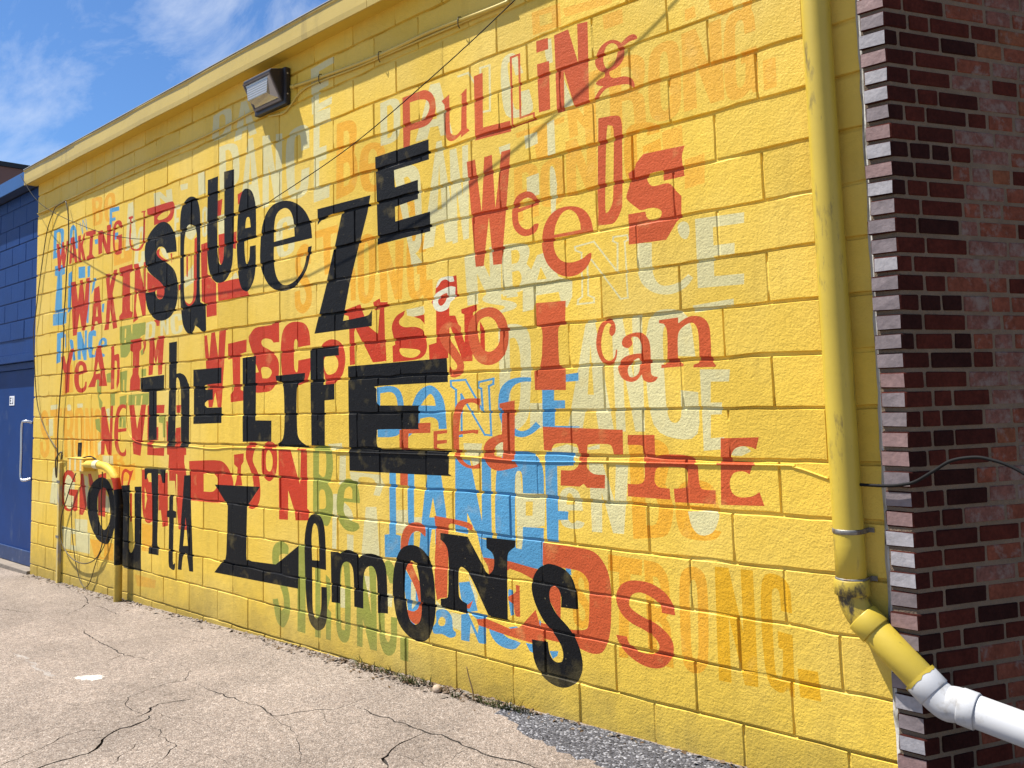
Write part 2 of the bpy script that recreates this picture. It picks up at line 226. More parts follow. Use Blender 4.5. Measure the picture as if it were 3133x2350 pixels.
LETTERS = """
LO|-335,3049 -265,3052 -206,2865 -204,3054 -144,3057 -147,2713 -211,2711 -274,2907 -277,2709 -340,2707
LO|-61,3066s -2,3040s 8,2958 -41,2956 -45,3011s -62,3021s -80,2999s -87,2880s -87,2762s -70,2742s -50,2766s -43,2839 -64,2837 -63,2889 7,2894 5,2709 -18,2706 -25,2726 -71,2698s -132,2719s -141,2875s -120,3035s
LO|30,2825 84,2826 83,2706 29,2703
LO|-426,3042s -362,3021s -348,2939s -350,2797s -367,2716s -433,2692s -499,2717s -514,2796s -510,2934s -491,3014s|-426,3000s -408,2973s -406,2867s -412,2762s -432,2734s -451,2762s -452,2866s -447,2971s
LO|-725,3036 -604,3037s -536,3002s -528,2940s -542,2880s -571,2856 -539,2822s -532,2691 -593,2689 -599,2810s -626,2834 -658,2834 -659,2688 -726,2687|-656,2987 -615,2984s -594,2939s -616,2886s -657,2882
LO|-953,3018 -742,3021 -742,2966 -809,2965 -804,2681 -869,2682 -880,2964 -950,2964
LO|-1181,3422 -997,3412 -993,3297 -1176,3304|-1131,3391 -1053,3384 -1050,3329 -1128,3336
LO|-981,3378 -694,3350 -688,3307 -965,3330
LO|-747,3266 -635,3262 -634,3195 -742,3196
LO|-195,3153 -90,3142 -84,3073 -134,3065 -194,3116
LO|-312,3149 -264,3151 -259,3100 -312,3098
LO|-45,3090 -4,3088 -5,3023 -46,3019
LO|-1331,2660 -1236,2667s -1181,2643s -1173,2594s -1184,2546s -1207,2525 -1180,2500s -1172,2396 -1222,2393 -1229,2488s -1251,2506 -1277,2504 -1276,2390 -1332,2386|-1277,2625 -1244,2625s -1226,2590s -1243,2548s -1277,2543
LO|-1081,2659s -1022,2647s -1008,2594s -1009,2501s -1024,2446s -1084,2427s -1145,2439s -1160,2491s -1158,2584s -1141,2638s|-1081,2631s -1064,2613s -1062,2544s -1065,2474s -1084,2454s -1102,2472s -1104,2541s -1100,2611s
LO|-992,2723 -925,2725 -869,2578 -866,2727 -809,2729 -814,2457 -874,2456 -934,2611 -936,2456 -995,2456
OG|-559,2713s -480,2690s -463,2650 -528,2646 -536,2678s -559,2686s -582,2672s -586,2594s -582,2517s -558,2513s -532,2536s -527,2580 -554,2573 -555,2604 -462,2621 -459,2535 -488,2520 -498,2527 -558,2486s -639,2467s -658,2580s -637,2701s
LO|-453,2647 -353,2655 -351,2568 -450,2565
LO|-347,2502 -251,2510 -258,2385 -354,2375
LO|-1310,2837 -995,2848 -995,2819 -1093,2817 -1082,2671 -1175,2673 -1198,2814 -1303,2811
LO|-976,2878 -914,2873 -859,2799 -860,2868 -807,2863 -808,2749 -861,2743 -918,2816 -914,2737 -965,2731
OG|-2810,3240 -2683,3234s -2616,3195s -2609,3119s -2636,3025 -2606,2955s -2607,2875s -2640,2797s -2705,2776 -2825,2764|-2739,3176 -2695,3170s -2680,3115s -2698,3055s -2742,3050|-2744,2976 -2696,2973s -2678,2906s -2699,2841s -2748,2832
OG|-2460,3046s -2358,3004s -2332,2915 -2331,2869 -2497,2883 -2490,2816s -2449,2787s -2404,2805s -2329,2786 -2365,2754s -2453,2749s -2551,2778s -2585,2877s -2582,2969s -2550,3032s|-2459,3007s -2420,2976s -2414,2917 -2500,2925 -2494,2984s
OG|-3186,2539s -3119,2514s -3101,2438 -3100,2401 -3156,2394 -3160,2453s -3187,2480s -3213,2445s -3206,2393s -3135,2319s -3098,2239s -3105,2138s -3193,2090s -3276,2131s -3287,2218 -3286,2239 -3225,2244 -3221,2178s -3192,2148s -3161,2181s -3168,2239s -3244,2317s -3277,2392s -3258,2491s
OG|-3057,2601 -2805,2607 -2808,2560 -2886,2558 -2883,2314 -2946,2311 -2968,2556 -3049,2554
OG|-2818,2565 -2703,2569s -2638,2527s -2630,2446s -2644,2369s -2670,2337 -2641,2293s -2636,2123 -2688,2124 -2695,2279s -2719,2310 -2748,2309 -2744,2124 -2801,2125|-2751,2505 -2712,2502s -2691,2444s -2711,2377s -2749,2371
OG|-2528,2507s -2460,2479s -2446,2385s -2452,2221s -2471,2126s -2534,2093s -2598,2116s -2615,2211s -2616,2379s -2599,2477s|-2529,2457s -2509,2424s -2508,2300s -2514,2176s -2533,2142s -2552,2174s -2555,2298s -2550,2423s
OG|-2421,2435 -2335,2431 -2266,2242 -2261,2427 -2187,2423 -2211,2089 -2275,2091 -2343,2288 -2339,2092 -2401,2094
OG|-2088,2442s -2018,2417s -2004,2332 -2060,2331 -2067,2387s -2087,2397s -2107,2375s -2108,2258s -2103,2141s -2083,2119s -2062,2141s -2058,2214 -2081,2214 -2082,2265 -2004,2266 -2001,2075 -2025,2075 -2034,2097 -2082,2075s -2149,2104s -2168,2257s -2154,2411s
OG|-2008,2171 -1955,2174 -1953,2064 -2007,2060
OG|-2156,2638s -2090,2619s -2072,2572 -2072,2547 -2179,2553 -2174,2520s -2147,2504s -2118,2513s -2070,2502 -2093,2485s -2150,2485s -2213,2501s -2235,2551s -2234,2596s -2213,2628s|-2155,2618s -2130,2603s -2126,2572 -2181,2575 -2178,2605s
OG|-697,1323 -567,1328s -499,1297s -491,1227s -516,1138 -487,1075s -487,1001s -517,929s -577,910 -690,897|-622,1271 -578,1268s -561,1219s -578,1163s -622,1156|-621,1089 -573,1089s -555,1028s -573,968s -620,959
OG|-370,1163s -291,1142s -267,1070 -264,1031 -398,1024 -393,970s -358,951s -321,970s -258,962 -287,931s -361,919s -445,933s -471,1010s -466,1085s -439,1141s|-369,1131s -338,1111s -332,1062 -401,1058 -396,1108s
OG|-989,736s -948,715s -938,671 -938,651 -971,649 -972,683s -989,701s -1004,682s -1000,651s -958,606s -938,561s -943,505s -991,472s -1035,492s -1043,545 -1043,559 -1009,562 -1006,522s -990,506s -973,526s -977,560s -1021,606s -1041,654s -1032,714s
OG|-831,818 -647,813 -654,746 -712,746 -743,388 -792,383 -773,747 -833,747
OG|-639,814 -565,805s -523,758s -516,682s -523,613s -541,585 -520,543s -512,387 -550,388 -557,533s -574,563 -594,565 -591,390 -633,392|-596,750 -571,742s -557,687s -569,625s -595,623
OG|-399,811s -346,783s -336,686s -342,518s -358,421s -409,385s -460,409s -472,506s -469,679s -454,779s|-400,760s -385,726s -386,599s -392,472s -408,436s -423,468s -422,596s -417,725s
OC|-298,822 -236,823 -185,580 -183,824 -130,825 -133,385 -190,382 -245,636 -248,380 -304,378
OC|-40,822s 15,786s 22,683 -21,687 -25,754s -40,769s -56,743s -60,603s -58,463s -44,435s -28,459s -23,546 -40,548 -40,610 20,604 15,375 -3,377 -8,404 -44,383s -93,424s -106,607s -94,791s
OC|32,486 111,488 117,384 37,384
OG|-7621,1525s -7538,1495s -7507,1417 -7502,1379 -7571,1375 -7581,1435s -7617,1465s -7646,1430s -7632,1376s -7536,1298s -7480,1217s -7478,1115s -7587,1064s -7698,1105s -7719,1196 -7719,1218 -7642,1222 -7631,1154s -7592,1124s -7555,1158s -7570,1217s -7673,1299s -7720,1379s -7704,1482s
OG|-7474,1542 -7177,1538 -7177,1464 -7270,1464 -7253,1071 -7332,1068 -7368,1465 -7464,1465
OG|-7142,1538 -6999,1541s -6913,1498s -6893,1416s -6902,1338s -6934,1305 -6890,1261s -6862,1089 -6936,1087 -6961,1245s -6997,1276 -7034,1275 -7015,1085 -7096,1083|-7054,1476 -7004,1472s -6972,1414s -6992,1345s -7041,1339
OG|-6774,1542s -6685,1510s -6654,1407s -6638,1231s -6650,1129s -6732,1095s -6821,1122s -6853,1225s -6870,1407s -6858,1511s|-6769,1488s -6739,1452s -6723,1318s -6714,1184s -6737,1148s -6766,1183s -6783,1317s -6791,1452s
OG|-6634,1532 -6570,1531 -6497,1292 -6513,1530 -6457,1530 -6429,1100 -6488,1099 -6565,1348 -6548,1097 -6605,1096
OG|-6365,1524s -6304,1497s -6287,1400 -6334,1397 -6344,1461s -6362,1473s -6377,1446s -6371,1309s -6360,1173s -6341,1149s -6325,1176s -6326,1261 -6346,1260 -6349,1319 -6282,1324 -6269,1104 -6289,1103 -6298,1127 -6338,1099s -6397,1128s -6422,1306s -6420,1487s
OG|-6566,3429 -6421,3424s -6342,3401s -6331,3356s -6355,3302 -6321,3260s -6319,3214s -6348,3171s -6409,3165 -6524,3168|-6480,3392 -6430,3388s -6409,3356s -6424,3323s -6471,3322|-6466,3280 -6415,3276s -6392,3236s -6408,3201s -6457,3200
OG|-6170,3414s -6074,3387s -6056,3307 -6059,3264 -6207,3271 -6202,3214s -6167,3189s -6128,3205s -6065,3188 -6098,3158s -6171,3156s -6252,3182s -6284,3264s -6285,3340s -6257,3395s|-6171,3380s -6135,3356s -6132,3304 -6210,3307 -6204,3358s
OG|-6090,2951 -5713,2946 -5708,2753 -6064,2748|-5935,2888 -5878,2888 -5866,2797 -5922,2796
OG|-7151,1928 -6947,1936 -6912,1682 -7184,1662
OG|-6028,1134 -5905,1146s -5835,1143s -5822,1121s -5840,1092 -5804,1073s -5799,1050s -5825,1026s -5887,1020 -6005,1016|-5954,1125 -5911,1128s -5891,1114s -5904,1097s -5947,1092|-5943,1073 -5895,1074s -5872,1056s -5887,1038s -5935,1035
OG|-5967,1018 -5607,1075 -5595,939 -5945,909
OG|-6483,395 -5994,398 -5989,254 -6375,244|-6256,365 -6183,366 -6180,264 -6252,261
OG|-5466,603 -5198,605 -5193,399 -5461,391
LO|-5584,194 -5209,191 -5228,127 -5538,107
CR|-4346,3664 -4197,3675s -4101,3660s -4082,3607s -4085,3541s -4109,3487s -4211,3469s -4366,3474|-4256,3645 -4207,3646s -4172,3614s -4177,3531s -4217,3498s -4267,3497
CR|-3088,3669 -2840,3686 -2843,3641 -2997,3630 -2997,3550 -2894,3559 -2896,3513 -2997,3505 -2997,3417 -2857,3430 -2860,3384 -3076,3364
CR|-3951,3671 -3874,3664 -3743,3396 -3838,3398 -3863,3452 -3931,3454 -3948,3401 -4048,3404|-3908,3608 -3878,3489 -3921,3491
CR|-4271,3410 -4114,3405s -4009,3369s -3983,3287s -3976,3190s -3993,3109s -4093,3077s -4248,3077|-4171,3364 -4120,3359s -4077,3305s -4069,3175s -4104,3123s -4154,3120
CR|-3861,3381 -3793,3378 -3698,2878 -3783,2879 -3801,2979 -3861,2980 -3881,2881 -3969,2883|-3828,3269 -3811,3049 -3849,3050
CR|-3670,3359 -3579,3346 -3505,3068 -3500,3334 -3423,3322 -3434,2852 -3513,2852 -3591,3139 -3594,2853 -3671,2853
CR|-3242,3324s -3124,3297s -3108,3156 -3200,3153 -3209,3254s -3242,3266s -3277,3236s -3282,3084s -3277,2933s -3246,2904s -3212,2932s -3202,3028 -3113,3029 -3140,2878s -3246,2847s -3349,2887s -3382,3082s -3358,3279s
CR|-3060,3370 -2875,3365 -2879,3279 -2994,3281 -2998,3130 -2920,3130 -2923,3044 -3000,3043 -3004,2876 -2895,2880 -2898,2795 -3067,2788
CR|-2382,3263 -2281,3265s -2215,3240s -2202,3174s -2204,3094s -2220,3029s -2284,3004s -2381,3007|-2319,3231 -2286,3229s -2262,3187s -2264,3082s -2289,3041s -2320,3039
CR|-1942,3258 -1863,3250 -1770,2943 -1863,2949 -1881,3010 -1948,3016 -1972,2957 -2072,2963|-1906,3188 -1891,3053 -1934,3057
CR|-1720,3237 -1630,3235 -1634,3247 -1725,3249
CR|-1649,3246 -1550,3098 -1538,3100 -1636,3248
CR|-1541,3098 -1541,3246 -1556,3250 -1555,3101
CR|-1553,3237 -1472,3232 -1476,3244 -1557,3249
CR|-1488,3246 -1491,2994 -1477,2991 -1473,3242
CR|-1478,3002 -1549,3010 -1547,2999 -1476,2991
CR|-1350,3257s -1293,3239s -1246,3133 -1299,3132 -1323,3206s -1341,3215s -1353,3193s -1338,3084s -1316,2976s -1286,2954s -1263,2972s -1275,3041 -1212,3039 -1191,2930s -1278,2913s -1373,2947s -1401,3085s -1394,3223s
CR|-1108,3254 -1058,3253 -1054,3131 -1086,3133 -1098,3172
CR|-987,3027 -933,2888 -989,2888
CR|-1253,2810 -1168,2812 -1166,2754 -1246,2743
CR|-1103,2839 -1057,2849 -1056,2681 -1105,2678
CR|-1095,2606s -1068,2607s -1053,2528 -1068,2393 -1095,2390
CR|-1247,2600 -1167,2606 -1167,2500 -1247,2493
CR|-1430,2791 -1350,2795 -1352,2759 -1421,2752
CR|-1898,2924 -1857,2924 -1755,2362 -1840,2357 -1858,2468 -1916,2466 -1939,2351 -2029,2345|-1880,2798 -1868,2547 -1903,2546
CR|-1795,2855 -1743,2855 -1700,2577 -1697,2855 -1652,2855 -1663,2356 -1705,2352 -1748,2640 -1748,2347 -1789,2343
CR|-2274,2841 -2143,2847s -2055,2798s -2035,2670s -2032,2516s -2039,2388s -2077,2337s -2137,2336|-2180,2777 -2140,2774s -2101,2693s -2081,2488s -2090,2407s -2112,2401
CR|-3401,2746s -3308,2733s -3287,2659 -3360,2655 -3372,2708s -3399,2714s -3424,2697s -3424,2614s -3415,2532s -3387,2518s -3360,2536s -3357,2588 -3283,2593 -3296,2513s -3386,2488s -3475,2501s -3504,2608s -3488,2720s
CR|-4580,3280 -4481,3277 -4458,3104 -4567,3102
CR|-1702,2267 -1601,2277 -1516,2132 -1515,2286 -1430,2295 -1441,2008 -1521,2006 -1609,2162 -1604,2005 -1684,2003
CR|-1430,2286 -1314,2280s -1251,2259s -1242,2219s -1263,2170 -1233,2135s -1232,2094s -1259,2052s -1317,2038 -1428,2025|-1363,2250 -1322,2247s -1306,2217s -1321,2186s -1362,2182|-1361,2142 -1316,2142s -1298,2107s -1314,2072s -1360,2065
CR|-1439,2053s -1344,2041s -1325,2023 -1327,2015 -1404,2016 -1405,2030s -1443,2038s -1482,2031s -1473,2018s -1380,1998s -1337,1979s -1355,1956s -1468,1943s -1571,1952s -1586,1975 -1584,1981 -1503,1981 -1499,1965s -1464,1957s -1422,1965s -1429,1979s -1528,2000s -1574,2022s -1547,2047s
CR|-2177,2026 -2032,2033 -2023,1993s -2102,1980s -2173,1993
CR|-2142,2403 -2061,2405 -2093,2336 -2035,2275 -2125,2260
CR|-1193,2204 -1132,2213 -1063,2085 -981,2053 -985,1981 -1019,1932 -1054,1960 -1066,2012 -1208,2009 -1227,1942 -1297,1936 -1293,2041|-1172,2144 -1137,2082 -1198,2083
CR|-960,2208 -839,2218 -841,2226 -963,2216
CR|-852,2223 -720,2061 -712,2065 -844,2227
CR|-714,2062 -707,2198 -717,2199 -724,2064
CR|-706,2195 -740,2215 -745,2208 -710,2189
CR|-734,2204 -728,2230 -738,2232 -744,2206
CR|-738,2223 -654,2220 -655,2228 -739,2231
CR|-665,2228 -657,2198 -648,2199 -655,2229
CR|-651,2207 -680,2200 -676,2192 -647,2200
CR|-678,2201 -671,1941 -662,1941 -669,2201
CR|-662,1949 -710,1947 -709,1939 -661,1941
CR|-698,1942 -861,2144 -869,2140 -706,1938
CR|-856,2141 -889,2153 -892,2145 -859,2133
CR|-891,2152 -896,1974 -885,1973 -881,2151
CR|-897,1976 -854,1958 -850,1965 -893,1983
CR|-862,1968 -863,1938 -853,1937 -851,1967
CR|-853,1946 -960,1947 -959,1938 -852,1938
CR|-950,1937 -944,1964 -954,1967 -961,1940
CR|-951,1956 -918,1974 -924,1981 -958,1963
CR|-920,1971 -914,2183 -924,2184 -930,1972
CR|-912,2181 -957,2201 -961,2194 -917,2174
CR|-948,2191 -952,2216 -963,2216 -958,2191
CR|-607,2180 -531,2172 -534,2066s -514,2002s -474,1977s -403,1984s -355,2014 -333,1996 -369,1961s -440,1938s -523,1951s -588,1999s -611,2075s
CR|-396,2226s -372,2240s -346,2228s -340,2192s -355,2164s -378,2170s -394,2195s
CR|-311,2241 -86,2233 -89,2190 -229,2194 -231,2118 -135,2116 -137,2072 -232,2075 -234,1991 -100,1987 -103,1944 -313,1950
CR|-1470,1876 -1343,1881s -1263,1832s -1254,1704s -1263,1551s -1286,1421s -1359,1364s -1465,1354|-1392,1811 -1352,1808s -1324,1726s -1332,1520s -1362,1435s -1398,1427
CR|-905,1863 -857,1866 -768,1342 -853,1346 -869,1450 -927,1453 -952,1351 -1042,1356|-886,1750 -877,1522 -913,1524
CR|-763,1859 -703,1861 -653,1584 -651,1863 -600,1865 -607,1358 -657,1358 -709,1648 -708,1358 -758,1358
CR|-467,1876s -367,1834s -341,1668 -423,1674 -436,1792s -465,1810s -494,1778s -496,1604s -488,1431s -456,1395s -423,1422s -419,1531 -335,1521 -348,1351s -454,1330s -562,1389s -589,1614s -564,1836s
CR|-322,1614 -184,1608 -191,1560 -274,1562 -279,1477 -227,1477 -233,1429 -282,1428 -288,1333 -226,1338 -234,1290 -323,1281
CR|-341,1880 -152,1891 -153,1863 -334,1850
CR|-1270,1491 -1179,1489 -1195,1372 -1275,1355
CR|-1041,1100s -988,1085s -968,1030 -964,999 -1057,994 -1052,953s -1027,937s -1001,952s -956,945 -976,921s -1028,913s -1088,925s -1106,983s -1103,1039s -1086,1081s|-1040,1075s -1019,1060s -1012,1023 -1060,1020 -1057,1057s
CR|-918,1214 -839,1213 -784,1047 -770,1212 -703,1210 -739,913 -798,912 -852,1086 -858,910 -916,909
CR|-199,1268s -177,1297s -135,1302s -111,1284 -153,1265
CR|-411,1032 -276,1041s -273,999s -302,954s -357,940s -395,971s
CR|-1142,1274 -1047,1297 -981,1282 -979,1234 -1135,1252
CR|-925,1283 -854,1300 -855,1279 -916,1273
CR|-1372,1159s -1349,1164s -1334,1059 -1189,1060 -1199,914 -1258,900 -1378,897 -1382,1043|-1315,1019 -1269,1022 -1274,955 -1318,952
CR|-2291,915 -2194,922 -2203,791 -2294,791
CR|-2141,887 -2071,892 -2091,816 -2144,804
CR|-1378,894 -1336,897 -1345,775s -1364,760s -1382,778
CR|-2718,1112 -2434,1103 -2398,1051 -2437,983 -2496,986 -2473,1041s -2500,1080s -2621,1082s -2639,1033 -2702,1037
CR|-2569,915 -2470,921 -2444,647 -2613,630
CR|-2816,1200 -2755,1205 -2758,1035 -2825,1031
CR|-2885,972 -2843,975 -2854,647 -2896,650
CR|-2747,746 -2684,745 -2686,653 -2746,651
CR|-2936,1268 -2791,1277 -2791,1249 -2887,1226
CR|-1738,1293 -1600,1292 -1619,1229 -1732,1226
CR|-1508,1284 -1450,1314 -1445,1233 -1502,1232
CR|-1688,1215 -1628,1217 -1630,1169 -1672,1180
CR|-2785,929s -2705,886s -2694,832s -2752,828s -2786,867s
CR|-2817,431 -2736,427 -2749,318 -2819,315
CR|-2588,525 -2533,525 -2546,405
CR|-2386,452 -2339,451 -2346,380 -2382,381
CR|-1972,468 -1900,429 -1974,413
CR|-1725,630 -1660,532 -1670,490 -1710,585
CR|-1864,422 -1784,422 -1787,339 -1849,347
CR|-1724,425 -1692,342 -1722,338
CR|-5798,3251 -5702,3254 -5603,2850 -5677,2851 -5697,2930 -5754,2930 -5763,2851 -5840,2851|-5743,3163 -5711,2987 -5749,2986
CR|-5317,3255 -5202,3249 -5092,3182 -5102,3243 -5004,3237 -4986,3127 -5090,3132 -5207,3202 -5196,3138 -5298,3142
CR|-4954,3091 -4860,3090 -4859,3052 -4919,3053 -4918,2986 -4877,2986 -4876,2948 -4917,2948 -4916,2874 -4856,2874 -4856,2837 -4949,2835
CR|-5536,3016s -5491,2992s -5474,2892 -5525,2894 -5527,2965s -5540,2975s -5558,2956s -5577,2849s -5590,2742s -5567,2720s -5538,2739s -5529,2806 -5467,2803 -5477,2698s -5571,2680s -5658,2711s -5639,2851s -5586,2990s
CR|-4471,3002s -4437,2986s -4428,2933s -4427,2842s -4435,2789s -4469,2773s -4504,2788s -4513,2841s -4514,2933s -4506,2986s|-4471,2974s -4461,2956s -4458,2887s -4459,2818s -4469,2800s -4480,2818s -4482,2887s -4481,2956s
CR|-5190,2786s -5108,2767s -5059,2730 -5042,2668 -5139,2718s
CR|-4780,2899s -4705,2902s -4615,2866s -4600,2828s -4673,2781s -4764,2823s
CR|-4790,2504 -4641,2588 -4639,2451 -4773,2422
CR|-4274,2902 -4186,2898 -4185,2759 -4267,2760
CR|-4111,2413 -4019,2457 -3981,2412 -4058,2407
CR|-5429,2205 -5335,2210s -5275,2198s -5265,2159s -5269,2112s -5285,2074s -5349,2062s -5443,2068|-5373,2190 -5342,2189s -5321,2166s -5326,2106s -5352,2083s -5383,2083
CR|-5178,2223 -5126,2221 -5078,2145 -5079,2220 -5033,2219 -5031,2085 -5079,2083 -5130,2163 -5129,2082 -5175,2080
CR|-4916,2235s -4831,2226s -4810,2182 -4875,2179 -4888,2212s -4913,2216s -4935,2206s -4930,2156s -4917,2106s -4893,2098s -4870,2108s -4869,2139 -4805,2142 -4814,2093s -4890,2079s -4967,2088s -5000,2153s -4994,2220s
CR|-4862,3241 -4739,3232 -4739,3188 -4846,3193
CR|-7464,1569 -7284,1575 -7289,1531 -7461,1524
CR|-7052,1563s -6973,1566s -6960,1518s -7038,1511
CR|-6819,1573 -6689,1575 -6688,1541 -6806,1534
CR|-6186,1518 -6114,1525 -6103,1381
CR|-6343,1225 -6265,1258 -6280,1136 -6339,1119
CR|-6240,1121 -6027,1122 -6025,1039 -6237,1057
CR|-7505,1434 -7396,1442 -7387,1281 -7483,1271
CR|-7366,978 -7220,994 -7258,631 -7437,642
CR|-7133,456 -6485,445 -6477,264 -7066,259|-6907,400 -6798,409 -6793,305 -6902,306
CR|-6832,542 -6541,553 -6536,441 -6800,440
CR|-7087,933s -6933,949s -6847,868s -6865,666s -6987,622s -7075,707s
CR|-6175,798 -6078,764 -6074,646 -6170,649
CR|-6623,940 -6544,923 -6521,687 -6584,653
GR|-3088,1251 -2960,1261s -2894,1219s -2883,1127s -2908,1056s -2939,1030 -2891,979s -2887,881s -2918,802s -2967,777s -3096,846|-3025,1223 -2961,1221s -2952,1154s -2963,1082s -2994,1068s -3031,1087|-3026,979s -2976,989s -2959,940s -2965,883s -3027,872
GR|-2730,1070s -2656,1046s -2629,986s -2624,932 -2773,933 -2780,881s -2752,842s -2694,825s -2638,816 -2627,790s -2684,765s -2764,772s -2828,823s -2850,904s -2837,989s -2789,1050s|-2731,1022s -2697,1010s -2694,952 -2779,954 -2766,1000s
GR|-3462,641s -3374,620s -3374,568 -3463,559s -3477,506s -3409,410s -3358,313s -3357,205s -3404,125s -3452,105s -3513,145s -3554,266 -3492,278 -3465,211s -3431,223s -3423,283s -3464,359s -3533,440s -3560,527s -3539,604s
GR|-3260,637 -3176,645 -3185,108 -3272,109
GR|-3075,534 -3019,539 -3025,106 -3081,104
GR|-2965,489 -2923,466 -2918,370 -2949,290 -2914,274 -2922,108 -2970,108
GR|-2790,646s -2733,597s -2721,463s -2722,261s -2741,151s -2787,117s -2839,135s -2867,206s -2867,377s -2850,571s|-2791,564s -2775,456s -2779,219s -2797,189s -2818,213s -2816,452s
GR|-2659,564 -2598,571 -2527,316 -2543,590 -2478,590 -2479,123 -2541,121 -2606,278 -2612,122 -2668,118
GR|-2381,633s -2320,607s -2301,526s -2302,513 -2358,510 -2381,555s -2400,502s -2411,255s -2386,189s -2360,212s -2355,328 -2301,329 -2310,170s -2362,118s -2419,126s -2454,197s -2463,364s -2447,535s
GR|-2273,232 -2208,236 -2212,110 -2276,113
GR|-5932,2212 -5438,2213 -5444,2114 -5530,2104 -5547,2075 -5928,2100|-5828,2188 -5801,2186 -5808,2107 -5835,2109|-5710,2211 -5683,2209 -5690,2115 -5711,2116
GR|-5932,2211 -5728,2196 -5690,2130 -5722,1990 -5793,1947s -5904,1949|-5828,2188 -5801,2186 -5806,2067 -5834,2068
GR|-5674,2192 -5567,2184 -5583,2131 -5672,2129
GR|-5532,2181 -5437,2174 -5444,2144 -5522,2134
GR|-5527,1979 -5441,2021 -5457,1960 -5508,1944
GR|-6386,1811 -6306,1824 -6300,1667 -6358,1611 -6382,1703
GR|-6360,1644 -6257,1576 -6274,1495 -6325,1536
GR|-6187,1820 -6090,1832 -6087,1743 -6175,1746
GR|-6103,1646 -6008,1660 -6004,1548 -6080,1541
GR|-5910,1825 -5772,1835 -5794,1647 -5895,1657|-5852,1759 -5828,1758 -5830,1656 -5854,1656
GR|-5912,1618 -5775,1631 -5790,1522 -5910,1531
GR|-5739,1630 -5364,1637 -5370,1547 -5412,1540 -5745,1544|-5613,1620 -5587,1619 -5594,1546 -5620,1546|-5500,1621 -5474,1620 -5489,1545 -5515,1545
GR|-5505,1832 -5420,1836 -5418,1775 -5504,1770
GR|-6412,1430 -6311,1438 -6297,1315 -6388,1347
GR|-5916,1444 -5788,1459 -5785,1357 -5914,1365|-5860,1436 -5842,1436 -5849,1365 -5867,1365
GR|-5195,1455 -5082,1462 -5079,1287 -5111,1287 -5121,1396 -5186,1403
BL|-7473,3272 -7243,3261s -7216,3183s -7233,3057s -7301,2992 -7482,2992|-7398,3238 -7313,3234s -7285,3156s -7305,3066s -7400,3042
BL|-7071,3080 -7066,3215s -6999,3255s -6929,3222s -6892,3135 -6868,3016 -6942,3017 -6957,3091 -7007,3089 -7011,3045|-6996,3205 -6962,3200 -6947,3126 -7015,3126
BL|-6838,3254 -6763,3131 -6751,3130 -6825,3254
BL|-6752,3130 -6758,3269 -6771,3271 -6765,3132
BL|-6773,3270 -6665,3151 -6653,3152 -6761,3271
BL|-6654,3151 -6693,3268 -6706,3269 -6667,3152
BL|-6170,3274 -5975,3262 -5974,3224 -6120,3232 -6118,3181 -6050,3178 -6043,3148 -6117,3152 -6119,3097 -6170,3101
BL|-6064,3039 -5987,3036 -5989,2978 -6056,2979
BL|-7429,2916 -7178,2903 -7168,2811 -7243,2806 -7226,2481 -7145,2483 -7143,2447 -7411,2452 -7389,2615 -7358,2810 -7424,2822
BL|-7080,2801 -7000,2818 -6986,2754 -7016,2445 -7084,2424
BL|-6844,2835 -6691,2825 -6686,2720 -6839,2728
BL|-6637,2818 -6573,2815 -6579,2716 -6632,2714
BL|-6642,2706 -6568,2706 -6582,2535 -6593,2296 -6636,2299
BL|-6504,2691 -6442,2692 -6480,2594 -6540,2548
BL|-6300,2440 -6250,2444 -6267,2362 -6307,2374
BL|-6487,3041 -6415,3040 -6413,2996 -6475,2997
BL|-7452,2446 -7108,2444 -7114,2337 -7218,2327 -7446,2335
BL|-7338,2253 -7156,2259 -7142,2204 -7235,2201 -7235,1976 -7341,1963 -7337,2117
BL|-6849,2228 -6762,2230 -6669,2095 -6675,2233 -6622,2233 -6621,1964 -6685,1963 -6755,2074 -6750,1975 -6826,1974
BL|-6579,2209s -6485,2228 -6423,2210 -6421,2164 -6494,2173 -6508,2009 -6445,1997 -6426,2038 -6395,2028 -6424,1979 -6558,1978 -6593,2048 -6598,2159
BL|-6278,2142s -6198,2124s -6186,2070 -6315,2061 -6304,2015s -6233,1994 -6232,1974s -6312,1978s -6365,2026s -6358,2109s|-6281,2117s -6241,2102s -6246,2082 -6316,2082
BL|-7025,2161s -6946,2160s -6920,2084 -6871,1976 -6937,1971 -6951,2024
BL|-7143,2231 -7120,2234 -7110,2121 -7131,2087
BL|-2450,1599 -2327,1604s -2250,1581s -2216,1514s -2218,1403s -2251,1338s -2323,1318s -2446,1316|-2419,1565 -2318,1569s -2272,1528s -2269,1436s -2301,1377s -2343,1363 -2423,1360
BL|-2146,1487 -2104,1551s -2044,1588s -1977,1596s -1912,1556s -1876,1490s -1864,1365 -1927,1364 -1935,1409s -1991,1428s -2078,1419 -2089,1371 -2180,1319|-2071,1491 -2036,1524s -1992,1552s -1960,1529s -1947,1487
BL|-1834,1611 -1706,1613 -1707,1624 -1835,1621
BL|-1724,1621 -1593,1449 -1580,1454 -1711,1625
BL|-1582,1451 -1590,1575 -1604,1574 -1597,1450
BL|-1587,1572 -1624,1583 -1629,1573 -1593,1563
BL|-1613,1570 -1606,1607 -1621,1609 -1628,1572
BL|-1620,1597 -1500,1613 -1503,1623 -1623,1607
BL|-1515,1623 -1519,1586 -1505,1585 -1501,1622
BL|-1509,1598 -1553,1582 -1546,1573 -1502,1589
BL|-1550,1585 -1542,1329 -1528,1329 -1536,1585
BL|-1527,1338 -1588,1342 -1589,1332 -1529,1329
BL|-1572,1335 -1745,1550 -1758,1545 -1584,1330
BL|-1755,1548 -1758,1324 -1743,1324 -1740,1548
